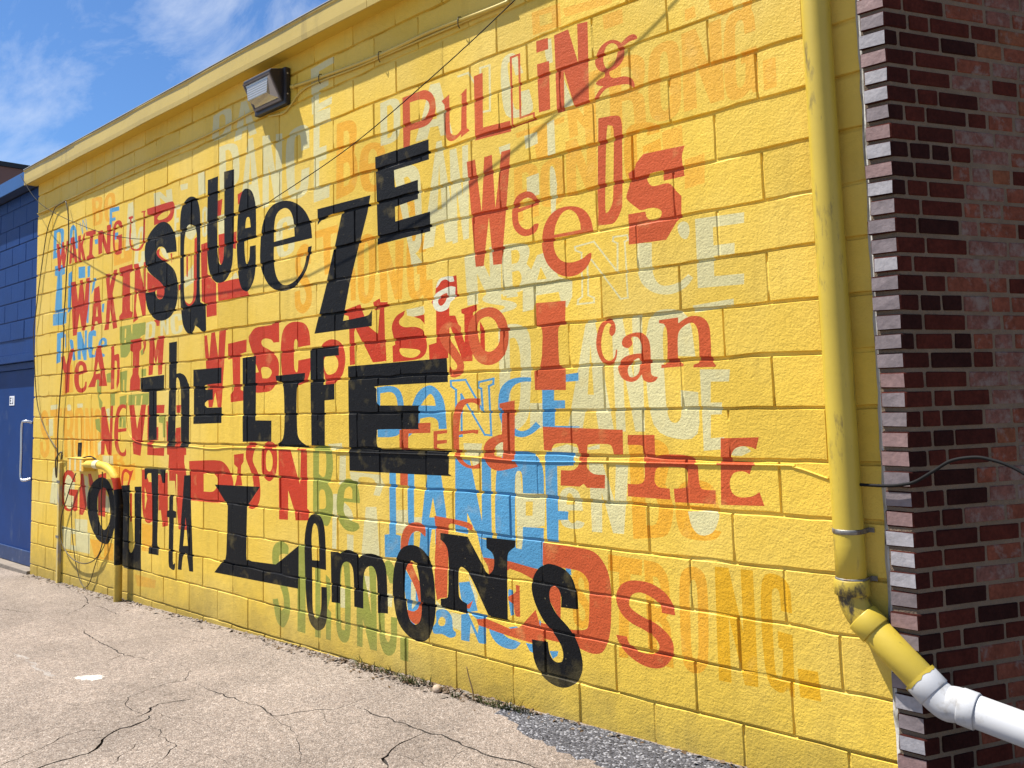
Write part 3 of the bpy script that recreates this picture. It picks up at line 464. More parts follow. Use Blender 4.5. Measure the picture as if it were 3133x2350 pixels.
BL|-1743,1335 -1799,1330 -1797,1320 -1742,1324
BL|-1783,1321 -1779,1574 -1795,1574 -1798,1320
BL|-1776,1569 -1824,1595 -1834,1587 -1786,1561
BL|-1815,1583 -1820,1622 -1835,1621 -1830,1582
BL|-1327,1617s -1407,1605s -1465,1560s -1482,1478s -1463,1396s -1408,1344s -1330,1326s -1260,1345s -1206,1379 -1235,1401 -1282,1367s -1337,1356s -1391,1384s -1412,1454s -1405,1529s -1376,1575s -1320,1594s -1257,1594 -1257,1614
BL|-1187,1609 -962,1626 -963,1588 -1112,1584 -1116,1501 -1049,1500 -1050,1463 -1113,1463 -1117,1382 -966,1380 -966,1374 -1193,1373
BL|-2349,1119 -2292,1118 -2295,781 -2254,778 -2262,659 -2394,649 -2394,772 -2352,779
BL|-2190,1118 -2136,1117 -2139,923 -2146,740 -2202,665 -2262,659 -2256,729 -2193,824
BL|-2030,1124 -1917,1126 -1884,940 -1873,764 -1973,755 -1971,835 -1999,833 -2032,682 -2109,674 -2073,896|-1983,1002 -1959,898 -2016,894
BL|-1805,1212 -1695,1206 -1615,905 -1609,1217 -1544,1219 -1548,823 -1646,820 -1722,939 -1723,831 -1815,836
BL|-1396,1257s -1256,1249s -1199,1184s -1196,1062 -1331,1058 -1333,1145s -1352,1164s -1376,1144s -1385,1029s -1390,803s -1368,766s -1347,807s -1338,897 -1204,902 -1216,764s -1248,723s -1316,721s -1463,739s -1517,820s -1518,1022s -1504,1162s -1461,1233s
BL|-1183,1259 -1005,1259 -1009,1201 -1109,1195 -1112,988 -1050,989 -1055,951 -1112,947 -1116,844 -1186,843
BL|-1650,820 -1216,775 -1218,709 -1278,708 -1432,720 -1620,723
BL|-1797,580 -1718,595 -1686,529 -1663,457 -1740,440 -1739,469 -1782,499
BL|-1974,413s -1900,429s -1856,400s -1849,341s -1827,327 -1832,306s -1877,292s -1931,302s -1996,295s -2004,324s -1975,358s|-1938,388s -1906,381s -1912,350s -1948,341s -1962,360s
BL|-1784,422 -1732,435 -1667,346 -1647,436 -1605,436 -1610,303 -1660,301 -1716,385 -1728,296 -1789,295
BL|-1740,446 -1605,442 -1610,418 -1648,407
BL|-1524,408 -1582,388s -1571,350s -1527,317s -1464,306s -1409,315s -1372,348 -1407,354s -1454,357s -1493,374s -1516,398
BL|-1445,588s -1414,581s -1424,529 -1410,475 -1434,466 -1447,537
BL|-1452,408 -1397,422 -1374,409 -1405,398
BL|-2226,504 -2214,600 -2142,521 -2100,451 -2111,407 -2205,362|-2171,542 -2131,547 -2135,428 -2175,392
CR|-2171,542 -2131,547 -2135,428 -2175,392
BL|-2205,349 -2147,314 -2104,327 -2104,308 -2167,311
BL|-1340,354 -1298,355 -1285,314 -1315,320
BL|-1192,341 -1138,349 -1146,327 -1175,309
BL|-1249,477 -1224,448 -1250,450
BL|-1079,733 -1047,733 -1045,702 -1073,709
RD|-7400,3131 -7337,3126 -7284,2990 -7255,3129 -7213,3127 -7171,2993 -7147,3123 -7100,3122 -7176,2876 -7228,2868 -7257,2968 -7293,2849 -7346,2859
RD|-7046,3140 -6959,3138 -6869,2887 -6936,2887 -6956,2938 -7006,2940 -7015,2892 -7073,2892|-7001,3061 -6975,2986 -7015,2987
RD|-6869,3132 -6802,3131 -6799,3051 -6726,3138 -6693,3137 -6754,3027 -6682,2885 -6748,2885 -6796,2979 -6791,2882 -6853,2882
RD|-6694,3142 -6464,3133 -6462,3090 -6521,3090 -6535,2918 -6481,2877 -6671,2875 -6662,2909 -6609,2919 -6595,3092 -6681,3104
RD|-6417,3109 -6315,3104 -6219,2961 -6225,3131 -6136,3129 -6146,2875 -6226,2873 -6321,3000 -6317,2898 -6398,2892
RD|-6000,3141s -5923,3117s -5912,3057 -5969,3074 -5989,3102s -6028,3100s -6054,3021s -6050,2912s -6020,2875s -5982,2886 -5979,2968 -6024,2983 -6024,3008 -5910,3008 -5910,2844 -5980,2837s -6048,2854s -6089,2918s -6097,3019s -6077,3116s
RD|-5783,3135 -5701,3134 -5696,3113 -5727,3110 -5735,2933s -5711,2865s -5629,2838s -5550,2851s -5507,2908s -5500,3129 -5539,3132 -5536,3143 -5460,3138 -5460,3127 -5472,3125 -5477,2896s -5531,2825s -5638,2825s -5729,2856s -5768,2938s -5755,3110 -5783,3119
RD|-5435,3146 -5050,3138s -4970,3121s -4953,3061s -4984,2998s -5063,2977s -5161,2996s -5311,2989 -5313,3067 -5425,3097|-5245,3048s -5146,3071s -5049,3070s -5025,3050s -5064,3027s -5162,3016s -5236,3024s
RD|-7018,2713 -6905,2709 -6841,2517 -6805,2707 -6740,2707 -6692,2503 -6664,2709 -6579,2709 -6600,2451 -6665,2233 -6740,2238 -6802,2400 -6859,2203 -6948,2202
RD|-6480,2594 -6367,2611 -6293,2273 -6384,2267 -6402,2298 -6447,2297 -6465,2227 -6537,2215 -6494,2441|-6411,2434 -6387,2339 -6432,2338
RD|-6239,2698 -6140,2695 -6146,2584 -6063,2715 -5992,2713 -6085,2511 -5979,2207 -6065,2202 -6129,2383 -6152,2204 -6251,2203 -6223,2267 -6192,2497
RD|-5958,2719 -5698,2723 -5691,2662 -5741,2652 -5732,2332 -5686,2316 -5691,2273 -5943,2269 -5944,2302 -5889,2330 -5880,2636 -5946,2652
RD|-5671,2716 -5581,2713 -5479,2504 -5484,2708 -5450,2712 -5439,2268 -5499,2265 -5602,2494 -5624,2338 -5586,2249 -5675,2224 -5660,2341 -5650,2634
RD|-5422,2623 -5285,2560s -5118,2473s -5109,2405s -5181,2374s -5248,2396 -5249,2457 -5299,2431 -5418,2459
RD|-5294,2217 -5186,2216 -5193,2164 -5243,2164 -5252,2191
RD|-5256,2772s -5198,2787 -5205,2734s -5074,2672s -5041,2660 -5138,2672 -5238,2716s
RD|-5019,2721 -4987,2721 -4993,2632
RD|-4629,2781 -4592,2791 -4572,2337s -4615,2277s -4711,2267s -4772,2302s -4795,2359 -4757,2315s -4697,2293s -4650,2316s -4636,2379
RD|-4754,2675 -4724,2678 -4729,2512s -4752,2511
RD|-4526,2724 -4433,2728 -4424,2490 -4298,2406 -4290,2171 -4435,2169 -4443,2268 -4507,2295 -4516,2473
RD|-4278,2404 -4071,2409 -3917,2401 -3842,2271 -4263,2272
RD|-4282,3012 -4214,3017 -4233,2898 -4281,2899
RD|-4267,2760 -4172,2757 -4178,2572s -4224,2533s -4259,2596s
RD|-4053,2746 -4014,2747 -4020,2619 -4059,2631
RD|-4002,3011 -3918,3023 -3956,2948 -3995,2934
RD|-4881,2455 -4850,2459 -4849,2415 -4880,2411
RD|-7226,2021 -7145,2030 -7094,1943 -7031,2055 -6998,2079 -6914,2088 -6940,2032 -7002,1921 -7013,1685 -7103,1674 -7112,1837 -7198,1930
RD|-6760,1962s -6641,1931s -6606,1861 -6606,1853 -6787,1834 -6784,1757s -6738,1712s -6664,1727s -6644,1769 -6608,1768 -6620,1701s -6715,1671s -6824,1689s -6894,1769s -6894,1873s -6847,1940s|-6752,1923s -6704,1908s -6692,1873 -6793,1864 -6790,1903s
RD|-6407,2075 -6316,2078 -6168,1717 -6342,1718 -6334,1767 -6365,1781s -6401,1774 -6423,1716 -6579,1715 -6468,1814|-6367,1939 -6311,1833 -6416,1828
RD|-6107,2045 -6037,2073 -6028,1975 -5952,1983s -5927,1946s -5919,1809s -5926,1738 -5971,1683 -5982,1732 -5969,1795 -5979,1916s -6021,1926 -6024,1689 -6095,1683 -6097,2028
RD|-5716,2085 -5512,2088 -5510,2002 -5544,1980 -5557,1795 -5524,1748 -5527,1660 -5722,1665 -5715,1755 -5672,1800 -5668,1979 -5719,1998
RD|-5485,2062s -5434,2060s -5432,2005s -5483,1954 -5467,2015
RD|-5400,2072 -5282,2078 -5255,1972 -5216,2082 -5107,2081 -5137,1779 -5201,1774 -5213,1932 -5244,1858 -5279,1928 -5301,1782 -5376,1777 -5365,2039
RD|-4473,2035 -4427,2037 -4391,1868 -4364,2049 -4310,2052 -4261,1868 -4248,2054 -4151,2064 -4174,1843 -4218,1509 -4272,1510 -4306,1618 -4346,1511 -4401,1511 -4431,1752
RD|-4126,1955 -3875,1970 -3879,1884 -3957,1874 -3956,1625 -3917,1615 -3917,1551 -4088,1541 -4092,1595 -4052,1627 -4064,1847 -4122,1844
RD|-3848,1954s -3821,2009s -3761,2041s -3656,2045s -3561,2046 -3539,2064 -3471,2064 -3469,1926 -3540,1926 -3568,1948s -3641,1960s -3686,1947s -3671,1911s -3569,1873s -3483,1814s -3470,1735s -3491,1674s -3563,1614s -3657,1601s -3776,1604s -3822,1653 -3814,1733 -3716,1738|-3686,1764s -3598,1764s -3555,1731s -3598,1694s -3672,1696
RD|-3261,2044s -3168,2023s -3122,1967s -3110,1884 -3251,1878 -3258,1920s -3278,1931s -3296,1903s -3297,1766s -3284,1728s -3264,1719s -3253,1742s -3250,1794 -3111,1803 -3116,1721s -3172,1649s -3332,1635s -3414,1672s -3448,1758s -3450,1913s -3419,2004s -3349,2041s
RD|-2877,1906s -2793,1879s -2752,1820s -2750,1749s -2784,1679s -2857,1635s -2931,1583s -2967,1700s -2991,1774s -3002,1848s -2964,1890s|-2909,1821s -2842,1796s -2819,1752s -2850,1703s -2930,1692s -2966,1737s -2965,1788s
RD|-2758,2072 -2593,2095 -2567,2040s -2520,1959 -2433,1908 -2413,2047 -2457,2047 -2473,2094 -2412,2112 -2404,2089 -2339,2084 -2343,2058 -2372,2054 -2369,1880 -2361,1747 -2486,1745 -2645,1955 -2657,1934 -2652,1741 -2703,1739 -2708,2002 -2713,2034 -2755,2045
RD|-2190,2022 -2265,1997s -2307,1943s -2294,1882s -2280,1837 -2306,1829 -2303,1738 -2109,1742s -2035,1761s -2009,1804s -2017,1856s -2045,1904s -2114,1925s -2185,1927s -2235,1944s -2240,1971s -2203,1995s|-2239,1811s -2167,1807s -2078,1795s -2068,1775s -2119,1755s -2199,1763s -2239,1788s
RD|-2117,1981 -2023,1986 -2023,1931 -2063,1964
RD|-1893,2162 -1765,2173 -1758,2058 -1823,2039 -1828,1850 -1843,1826 -1841,1738 -1992,1736 -1994,1816 -1932,1825 -1928,2004 -1964,2046 -1934,2088 -1928,2133
RD|-1733,1988 -1616,2004 -1614,1973 -1645,1964 -1658,1713 -1729,1714 -1826,1919 -1825,1963 -1779,1959 -1714,1812 -1711,1960 -1732,1967
RD|-1595,1914 -1566,1875 -1566,1757 -1600,1774
RD|-6285,1534 -6206,1541 -6101,1308 -6096,1543 -6038,1547 -6056,1124 -6133,1132 -6195,1227 -6205,1129 -6275,1124
RD|-5846,1554s -5772,1545 -5789,1514 -5854,1522s -5917,1468s -5932,1349 -5767,1358 -5775,1330 -5931,1321 -5928,1231s -5879,1161s -5815,1159s -5780,1194 -5778,1132s -5869,1126s -5963,1167s -6009,1261s -6008,1389s -5965,1508s -5910,1547s
RD|-5727,1544 -5629,1547 -5571,1350 -5498,1545 -5413,1546 -5505,1135 -5635,1147
RD|-5387,1539 -5092,1539 -5099,1475 -5228,1474 -5234,1367 -5193,1367 -5191,1264 -5289,1259 -5287,1200 -5090,1209 -5095,1144 -5386,1145
RD|-4900,1532 -4828,1535 -4835,1474 -4895,1475
RD|-4901,1360 -4825,1367 -4823,1226 -4734,1210 -4733,1161 -4762,1157 -4768,1030 -5027,1035 -5014,1154 -5045,1157 -5058,1411 -5034,1411 -5027,1221 -4922,1238
RD|-4689,1117 -4304,1134s -4171,1117s -4082,1047s -4049,967s -4097,892s -4235,839s -4667,831|-4471,1032 -4354,1041s -4278,1014s -4277,956s -4336,912s -4469,905
RD|-5477,1027 -5424,1029 -5348,934 -5286,937 -5280,635 -5361,611s -5436,652s -5471,798s|-5421,894 -5376,803 -5416,709
RD|-5186,996 -5028,1020 -5020,619 -5108,603 -5140,727 -5180,724
RD|-5009,1092 -4763,1100 -4667,843 -4664,612 -4848,606 -4890,831 -4911,962 -5003,958|-4893,1016 -4874,1008 -4871,841 -4890,848
RD|-6976,975s -6851,942s -6820,869 -6888,866 -6931,907s -7016,925s -7069,858s -7092,749s -7059,654s -6959,618s -6878,655s -6855,741 -6965,745 -6982,798 -6763,803 -6768,620 -6834,605 -6876,618 -6972,598s -7085,621s -7153,724s -7153,833s -7101,932s
RD|-6702,948 -6649,950 -6559,675 -6646,587 -6726,586 -6730,800
RD|-6545,953 -6481,956 -6400,847 -6472,741
RD|-6329,952 -6158,978 -6168,602 -6315,609
RD|-5694,828 -5649,831 -5647,604 -5683,601
RD|-5862,950s -5841,1000s -5780,1024s -5694,1007s -5633,1021 -5713,889 -5747,890 -5711,956s -5727,984s -5779,997s -5817,971s -5826,884 -5860,887
RD|-4045,1179 -3914,1191 -3917,1133 -3948,1108 -3951,1044 -3932,973 -4033,968 -4010,1009 -3994,1090 -4042,1113
RD|-3878,1230s -3840,1266s -3757,1267 -3765,1224 -3787,1192s -3795,1136s -3728,1060s -3701,952s -3721,866s -3795,823s -3855,834s -3863,861 -3810,892s -3787,972s -3817,1065s -3886,1158s
RD|-3593,1277s -3515,1252s -3494,1168s -3508,1076s -3572,1020s -3630,1025s -3680,1070s -3688,1163s -3673,1241s|-3593,1219s -3555,1182s -3551,1120s -3579,1081s -3622,1095s -3632,1157s -3622,1203s
RD|-3480,1223 -3342,1232 -3237,1013 -3222,1234 -3156,1237 -3157,867 -3135,858 -3142,796 -3285,786 -3292,826 -3371,969 -3372,783 -3475,779
CR2|-1928,2123s -1903,2165s -1846,2175s -1791,2169 -1782,2142 -1819,2143s -1847,2159s -1884,2154s -1909,2131s
CR2|-1811,2120 -1774,2110 -1781,2048 -1814,2032s -1833,2002s -1889,1989s -1936,2005s -1954,2045s -1934,2088s -1867,2110s|-1840,2085s -1896,2072s -1911,2041s -1888,2020s -1850,2042s
OR|-2180,3245 -2038,3244s -1983,3239s -1930,3206s -1902,3152s -1906,3092s -1939,3050s -1994,3033s -2113,3037 -2121,2952 -2177,2952|-2116,3201 -2029,3196s -1970,3176s -1951,3137s -1972,3095s -2022,3077s -2116,3079
OR|-1852,3142 -1789,3164 -1791,2979s -1776,2939s -1739,2928s -1704,2946 -1694,3137 -1719,3131 -1654,3162 -1660,2961s -1652,2943s -1637,2927 -1708,2905 -1703,2923 -1749,2904s -1795,2905s -1827,2941s -1832,3008s -1829,3106s -1840,3126
OR|-1598,3212 -1532,3213 -1538,2920 -1345,2911 -1341,2854 -1599,2864
OR|-1336,3241 -1264,3240 -1268,2914 -1179,2916 -1179,2874 -1338,2868|-1322,3229 -1279,3229 -1282,2903 -1191,2905 -1191,2886 -1325,2881
OR|-1155,3267 -1079,3262 -1079,3205 -1156,3208
OR|-1156,3150 -1077,3145 -1079,2903 -1152,2905
OR|-1039,3261 -951,3264 -899,3085 -895,3272 -833,3265 -843,2880 -929,2877 -987,3069 -992,2874 -1038,2874
OR|-707,3137s -655,3111s -632,3063s -643,3022s -680,2997s -730,2992s -774,3009s -798,3045s -794,3083s -762,3124s|-701,3120s -672,3100s -670,3069s -689,3024s -726,3007s -746,3027s -751,3065s -735,3111s
OR|-652,3103 -615,3124s -582,3126s -563,3111s -564,3098s -603,3098s -636,3086
OR|-747,3002 -720,2992 -718,2971s -695,2953s -643,2948s -602,2928s -586,2900s -588,2881s -604,2892s -625,2906s -677,2915s -737,2917s -772,2897s -787,2884s -814,2884 -785,2917s -757,2932 -784,2942s -800,2957s -776,2970s -748,2974s
OR|-1665,2764 -1602,2764 -1565,2479 -1535,2762 -1479,2763 -1466,2484 -1412,2764 -1348,2764 -1429,2190 -1490,2193 -1512,2442 -1559,2196 -1618,2199
OR|-1249,2530s -1203,2510s -1174,2469s -1171,2451 -1310,2433 -1307,2385s -1280,2351s -1241,2340s -1206,2360 -1177,2356s -1196,2321s -1243,2307s -1297,2318s -1340,2360s -1351,2416s -1343,2475s -1314,2518s|-1251,2498s -1216,2486s -1204,2466 -1305,2453 -1295,2484s
OR|-948,2403s -893,2376s -860,2331s -849,2285s -848,2269 -1083,2273 -1085,2230s -1066,2182s -1027,2151s -974,2142s -917,2151s -882,2169s -861,2173 -865,2145s -891,2109s -941,2082s -1005,2077s -1070,2100s -1127,2150s -1154,2211s -1159,2275s -1141,2342s -1094,2392s -1027,2412s|-977,2392s -943,2367s -923,2325s -919,2288 -1082,2288 -1071,2331s -1043,2372s -1010,2392s
OR|-794,2790 -691,2778s -666,2749s -664,2672s -675,2404s -686,2341s -721,2293s -761,2288s -821,2292|-748,2724s -729,2739s -710,2710s -719,2520s -727,2402s -740,2366s -761,2344s -772,2361s -763,2529s
OR|-553,2570 -343,2563 -360,2516s -351,2432 -456,2432 -458,2478 -524,2476s -540,2458s -526,2427s -499,2417s -433,2417s -399,2380s -371,2349 -376,2259 -401,2242 -457,2174 -652,2180 -648,2249 -648,2316 -557,2314 -549,2284s -519,2269s -482,2276s -474,2300s -492,2316s -528,2325s -578,2323s -602,2338s -651,2383s -650,2410s -632,2455s -639,2499 -600,2518 -592,2538s
OR|-1529,1981s -1458,1959s -1411,1905s -1396,1833s -1413,1757s -1468,1704s -1544,1686s -1619,1708s -1665,1766s -1689,1847s -1673,1914s -1619,1964s|-1535,1933s -1485,1905s -1459,1843s -1473,1785s -1524,1755s -1575,1767s -1607,1817s -1615,1878s -1595,1920s
OR|-1817,1925s -1763,1914s -1736,1894 -1742,1851 -1781,1894s -1818,1900s -1837,1876s -1820,1831s -1776,1784s -1733,1726s -1721,1683s -1744,1647s -1790,1633s -1826,1639s -1839,1656 -1833,1694 -1807,1674s -1779,1679s -1778,1704s -1831,1756s -1885,1810s -1912,1862s -1897,1899s -1863,1922s
OR|-1214,1972 -1025,1966 -1033,1852 -1073,1844s -1079,1738 -1074,1666s -1037,1645 -1041,1548 -1235,1553 -1235,1644 -1200,1660s -1183,1716 -1177,1840s -1218,1861
OR|-774,1862s -746,1841s -742,1803s -762,1781s -777,1795s -773,1819s -763,1831 -782,1841s -803,1824s -821,1777s -824,1724s -809,1685s -780,1671s -753,1688s -745,1719 -737,1719 -744,1682s -764,1659s -797,1653s -830,1676s -851,1725s -851,1774s -833,1826s -801,1856s
OR|-643,1788s -599,1783s -570,1755s -561,1709s -563,1617s -553,1596s -528,1590 -543,1573s -573,1568s -603,1580s -611,1604 -640,1579s -678,1574s -716,1592s -735,1629s -728,1660s -698,1685s -647,1695s -610,1696 -608,1732s -622,1764s -650,1771s -660,1761s -654,1740s -677,1723s -703,1730s -711,1749s -694,1774s|-620,1673s -649,1667s -675,1647s -684,1622s -674,1596s -646,1597s -623,1619s
OR|-511,1833 -416,1837 -416,1812 -376,1832s -336,1837s -292,1822s -269,1784s -266,1716s -266,1658s -247,1628 -247,1621 -353,1623 -350,1635 -324,1641 -321,1719s -325,1778s -343,1807s -372,1806s -408,1784s -422,1750s -425,1653 -398,1640 -399,1630 -510,1627 -508,1642 -482,1649s -474,1729s -475,1789s -488,1815 -512,1820
OR|-2252,1358 -2094,1371 -2094,1395 -1992,1398 -1995,1343 -2180,1338 -2192,1054 -2256,1054
OR|-1970,1352 -1860,1359 -1861,1343 -1939,1336 -1942,1303 -1864,1308 -1866,1290 -1942,1283 -1943,1265 -1875,1251 -1972,1252
OR|-1604,1520 -1610,1486 -1613,1453 -1627,1486s -1670,1500s -1723,1487s -1756,1433s -1770,1353 -1666,1361 -1625,1361 -1632,1339 -1666,1345 -1771,1335 -1770,1262s -1750,1208s -1707,1182s -1663,1180s -1629,1193 -1625,1166 -1681,1163s -1742,1175s -1794,1212s -1820,1291s -1823,1378s -1804,1458s -1767,1506s -1704,1521s
OR|-1472,1492 -1369,1506 -1382,1212 -1359,1184 -1415,1171s -1496,1159s -1553,1175s -1586,1212s -1592,1265s -1565,1307s -1506,1331s -1461,1340 -1456,1466 -1472,1472|-1467,1300s -1500,1284s -1517,1261s -1514,1234s -1461,1224 -1454,1300
OR|-1193,1378 -724,1365 -727,1257 -777,1255 -785,1286s -808,1301s -908,1299s -925,1283s -929,1214s -930,1193s -894,1167s -829,1165 -833,1105 -934,1103 -953,1120 -978,1106 -1091,1106 -1086,1177 -1017,1179s -981,1202s -973,1245s -980,1288s -1004,1301s -1111,1299s -1138,1279s -1142,1265 -1190,1267
OR|-699,1343 -559,1344 -560,1252 -511,1262s -424,1263s -379,1252s -356,1226s -353,1183s -349,1140s -331,1125s -277,1125 -280,1069 -472,1066 -475,1122 -431,1126s -411,1137s -406,1181s -413,1205s -444,1211s -526,1210s -556,1200s -566,1175s -568,1145s -548,1124s -495,1121 -493,1075 -712,1077 -710,1131 -663,1131s -628,1142s -617,1178s -619,1243 -621,1284 -630,1299s -701,1300
OR|-243,1333 -75,1339 -90,1291 -110,1300s -150,1303s -182,1292s -199,1268s -201,1243 -103,1241 -123,1194 -146,1204s -177,1202s -199,1189s -212,1156s -203,1119s -172,1103s -126,1107s -103,1116s -85,1128 -67,1075 -256,1068
OR|-2256,723s -2239,795s -2192,843s -2133,860s -2079,857s -2048,829s -2050,789 -2105,815s -2159,798s -2190,748s -2196,691s -2168,643s -2112,562s -2056,482s -2049,403s -2089,342s -2157,319s -2205,350s -2219,385 -2155,385s -2116,418s -2119,474s -2161,543s -2218,612s -2252,666s
OR|-1976,906 -1708,889s -1688,846 -1726,861s -1814,873s -1859,870s -1869,837 -1884,516s -1898,493s -1930,486 -1963,470 -1979,540 -1980,687 -1967,811s
OR|-1620,725 -1432,725 -1248,706 -1251,640 -1288,658 -1356,678 -1433,689 -1450,678 -1531,646 -1577,644 -1584,681s
OR|-1673,415 -1605,427 -1532,418 -1444,403 -1381,419 -1342,452 -1271,517 -1218,374 -1300,360 -1359,362 -1525,374 -1661,388
OR|-1450,554 -1398,583s -1397,617 -1370,617 -1372,470 -1403,471s -1416,519s -1447,537
OR|-1752,468s -1722,460s -1695,505 -1721,486s
OR|-1215,835 -1025,831s -910,821s -846,765s -822,691s -821,615 -833,487s -863,412s -897,380s -957,373s -1038,390 -1245,391 -1242,462 -1049,459 -980,470s -954,504s -944,651s -952,696s -989,724s -1051,730s -1220,731
OR|-683,722s -610,719s -541,691s -503,648s -494,602 -560,604 -564,632s -602,659s -661,674s -705,661s -725,633s -720,604s -666,577s -589,554s -532,519s -509,480s -517,431s -557,386s -611,369s -676,374s -743,402s -785,440s -802,477 -745,478 -734,453s -698,429s -650,423s -607,430s -579,459s -598,494s -651,520s -711,536s -760,563s -789,604s -794,649s -766,693s -727,714s
OR|-1176,643s -1147,644s -1113,624s -1118,485 -1138,514s -1177,568s -1183,610s
BK|-5128,2991s -5031,2953s -4950,2873s -4920,2786s -4913,2722 -5083,2732 -5108,2767s -5157,2793s -5223,2798s -5259,2768s -5242,2732s -5172,2692s -5041,2638s -4945,2574s -4897,2487s -4887,2383s -4924,2283s -5017,2217s -5161,2201s -5294,2233s -5406,2319s -5451,2424s -5452,2451 -5274,2448 -5256,2408s -5206,2377s -5141,2382s -5114,2420s -5126,2467s -5201,2520s -5344,2590s -5431,2655s -5468,2753s -5462,2847s -5403,2925s -5294,2978s -5211,2996s
BK|-4663,3113s -4596,3081s -4555,3009s -4540,2905s -4539,2618s -4540,2404s -4529,2290 -4450,2261 -4441,2072 -4474,2066s -4512,2074s -4548,2097s -4606,2121 -4628,2086s -4679,2064s -4738,2079s -4799,2141s -4831,2253s -4850,2437s -4855,2807s -4851,2992s -4813,3075s -4738,3114s|-4690,2900s -4630,2876s -4597,2820s -4591,2697s -4589,2481s -4594,2346s -4638,2293s -4711,2278s -4764,2312s -4785,2394s -4791,2577s -4790,2761s -4772,2846s -4735,2892s
BK|-4429,3196 -4275,3196 -4282,2872 -4280,2654s -4263,2569s -4232,2533s -4198,2561s -4184,2641s -4184,2770 -4190,3211 -4048,3203 -4051,2835 -4060,2581s -4087,2483s -4161,2415s -4253,2404s -4330,2429s -4392,2493s -4428,2630s -4436,2897
BK|-3879,3030s -3809,2997s -3763,2906s -3755,2788s -3755,2669 -3906,2657 -3902,2577s -3887,2509s -3863,2497s -3837,2535s -3832,2613 -3755,2611 -3755,2492s -3778,2380s -3840,2313s -3887,2305s -3950,2341s -3990,2446s -4009,2659s -4002,2828s -3975,2951s -3935,3020s|-3884,2817s -3843,2817s -3827,2748 -3899,2751
BK|-3371,2855s -3254,2814s -3160,2747s -3102,2661s -3086,2563 -3529,2566 -3530,2496s -3520,2415s -3487,2347s -3424,2302s -3340,2296s -3245,2328s -3170,2395s -3130,2512 -3090,2514 -3111,2441s -3151,2363s -3245,2289s -3341,2261s -3452,2261s -3567,2300s -3655,2382s -3699,2485s -3696,2615s -3676,2735s -3609,2822s -3506,2861s|-3407,2810s -3337,2784s -3296,2715s -3283,2604 -3529,2601 -3524,2711s -3492,2786s
BK|-3027,2740 -2485,2733 -2517,2633 -2607,2433 -2698,2230 -2767,2010 -2547,2020s -2502,2034s -2481,2057 -2487,1957 -3065,1952 -2934,2248 -2857,2438 -2762,2681 -2916,2680s -2992,2655s -3024,2637
BK|-2435,2951 -1962,2953 -1962,2839 -2266,2839 -2260,2738 -2060,2744 -2060,2636 -2261,2624 -2259,2539 -1963,2548 -1964,2438 -2421,2427
BK|-5521,1763 -5096,1772 -5099,1660 -5228,1649 -5220,1267 -5369,1261 -5361,1643 -5515,1648
BK|-5026,2019 -4897,2021 -4900,1774 -4839,1775s -4764,1751s -4718,1699s -4695,1635s -4694,1218 -4819,1215 -4828,1553s -4838,1660s -4861,1726s -4900,1738s -4906,1626 -4910,1217 -5038,1219 -5022,1629
BK|-4631,1792 -4213,1791 -4215,1680 -4417,1675s -4465,1660s -4444,1639 -4341,1640 -4340,1565 -4416,1560s -4464,1533s -4422,1508 -4212,1509 -4211,1397 -4626,1390
BK|-3925,1844 -3752,1851 -3761,1415 -3564,1413 -3567,1275 -3924,1269
BK|-3512,1706 -3174,1712 -3182,1672s -3244,1644s -3265,1592s -3267,1367s -3241,1293s -3156,1254 -3159,1244 -3501,1243 -3493,1260 -3430,1298s -3412,1405s -3415,1581s -3435,1650s -3505,1676
BK|-3115,1862 -2815,1863 -2812,1804 -2968,1802 -2971,1630 -2860,1634 -2861,1538 -2963,1534 -2967,1257 -3111,1257
BK|-2722,1733 -1853,1739 -1848,1611 -2423,1607s -2451,1589s -2452,1518s -2431,1496 -2101,1491s -2089,1483s -2094,1371s -2107,1362s -2418,1360s -2451,1343s -2454,1276s -2431,1251s -2388,1248 -1866,1249s -1852,1239s -1858,1131s -1871,1119s -2721,1116
BK|-6254,936s -6095,901s -5996,788s -5961,663s -5980,526s -6065,411s -6160,378s -6332,408s -6475,517s -6550,655s -6538,789s -6427,886s|-6226,850s -6127,810s -6070,685s -6083,567s -6176,495s -6263,533s -6329,639s -6333,749s -6286,822s
BK|-6782,1222 -6688,1226 -6701,1084 -6789,1079
BK|-5871,882 -5696,895 -5700,453s -5694,378s -5653,356s -5615,386s -5595,462s -5607,885 -5480,893 -5476,334 -5469,229 -5563,228 -5782,223s -5851,258
BK|-5431,1038 -5061,1041 -5069,939 -5115,937 -5142,998s -5186,1005 -5184,724 -5195,479s -5164,446 -5169,383 -5345,379 -5341,435 -5286,462s -5290,808 -5309,1005 -5371,998s -5391,951 -5422,954
BK|-5001,853 -4936,853 -4938,740 -4888,734 -4887,689 -4925,683 -4929,372s -4904,349s -4891,359 -4900,304s -4966,307s -5000,356s -5002,682 -5041,684 -5038,729 -5003,736
BK|-4765,1008 -4673,1014 -4616,320 -4678,317 -4716,428s -4744,438s -4780,405s -4797,313 -4857,310|-4738,701 -4699,498 -4772,491
BK|-4311,962 -3706,975 -3867,840 -3878,511s -3855,486s -3810,479 -3518,489 -3254,633 -3259,368 -4311,350 -4184,449 -4143,493s -4129,825
BK|-3078,840s -3009,827s -2973,763s -2963,658s -2961,515 -3107,516 -3107,290s -3092,229s -3061,216s -3029,245s -3016,302s -3015,410 -2957,414 -2956,276s -2975,190s -3024,153s -3080,150s -3142,193s -3175,316s -3186,494s -3188,673s -3161,777s -3122,826s|-3072,783s -3044,750s -3033,659s -3031,563 -3106,559 -3111,680s -3098,760s
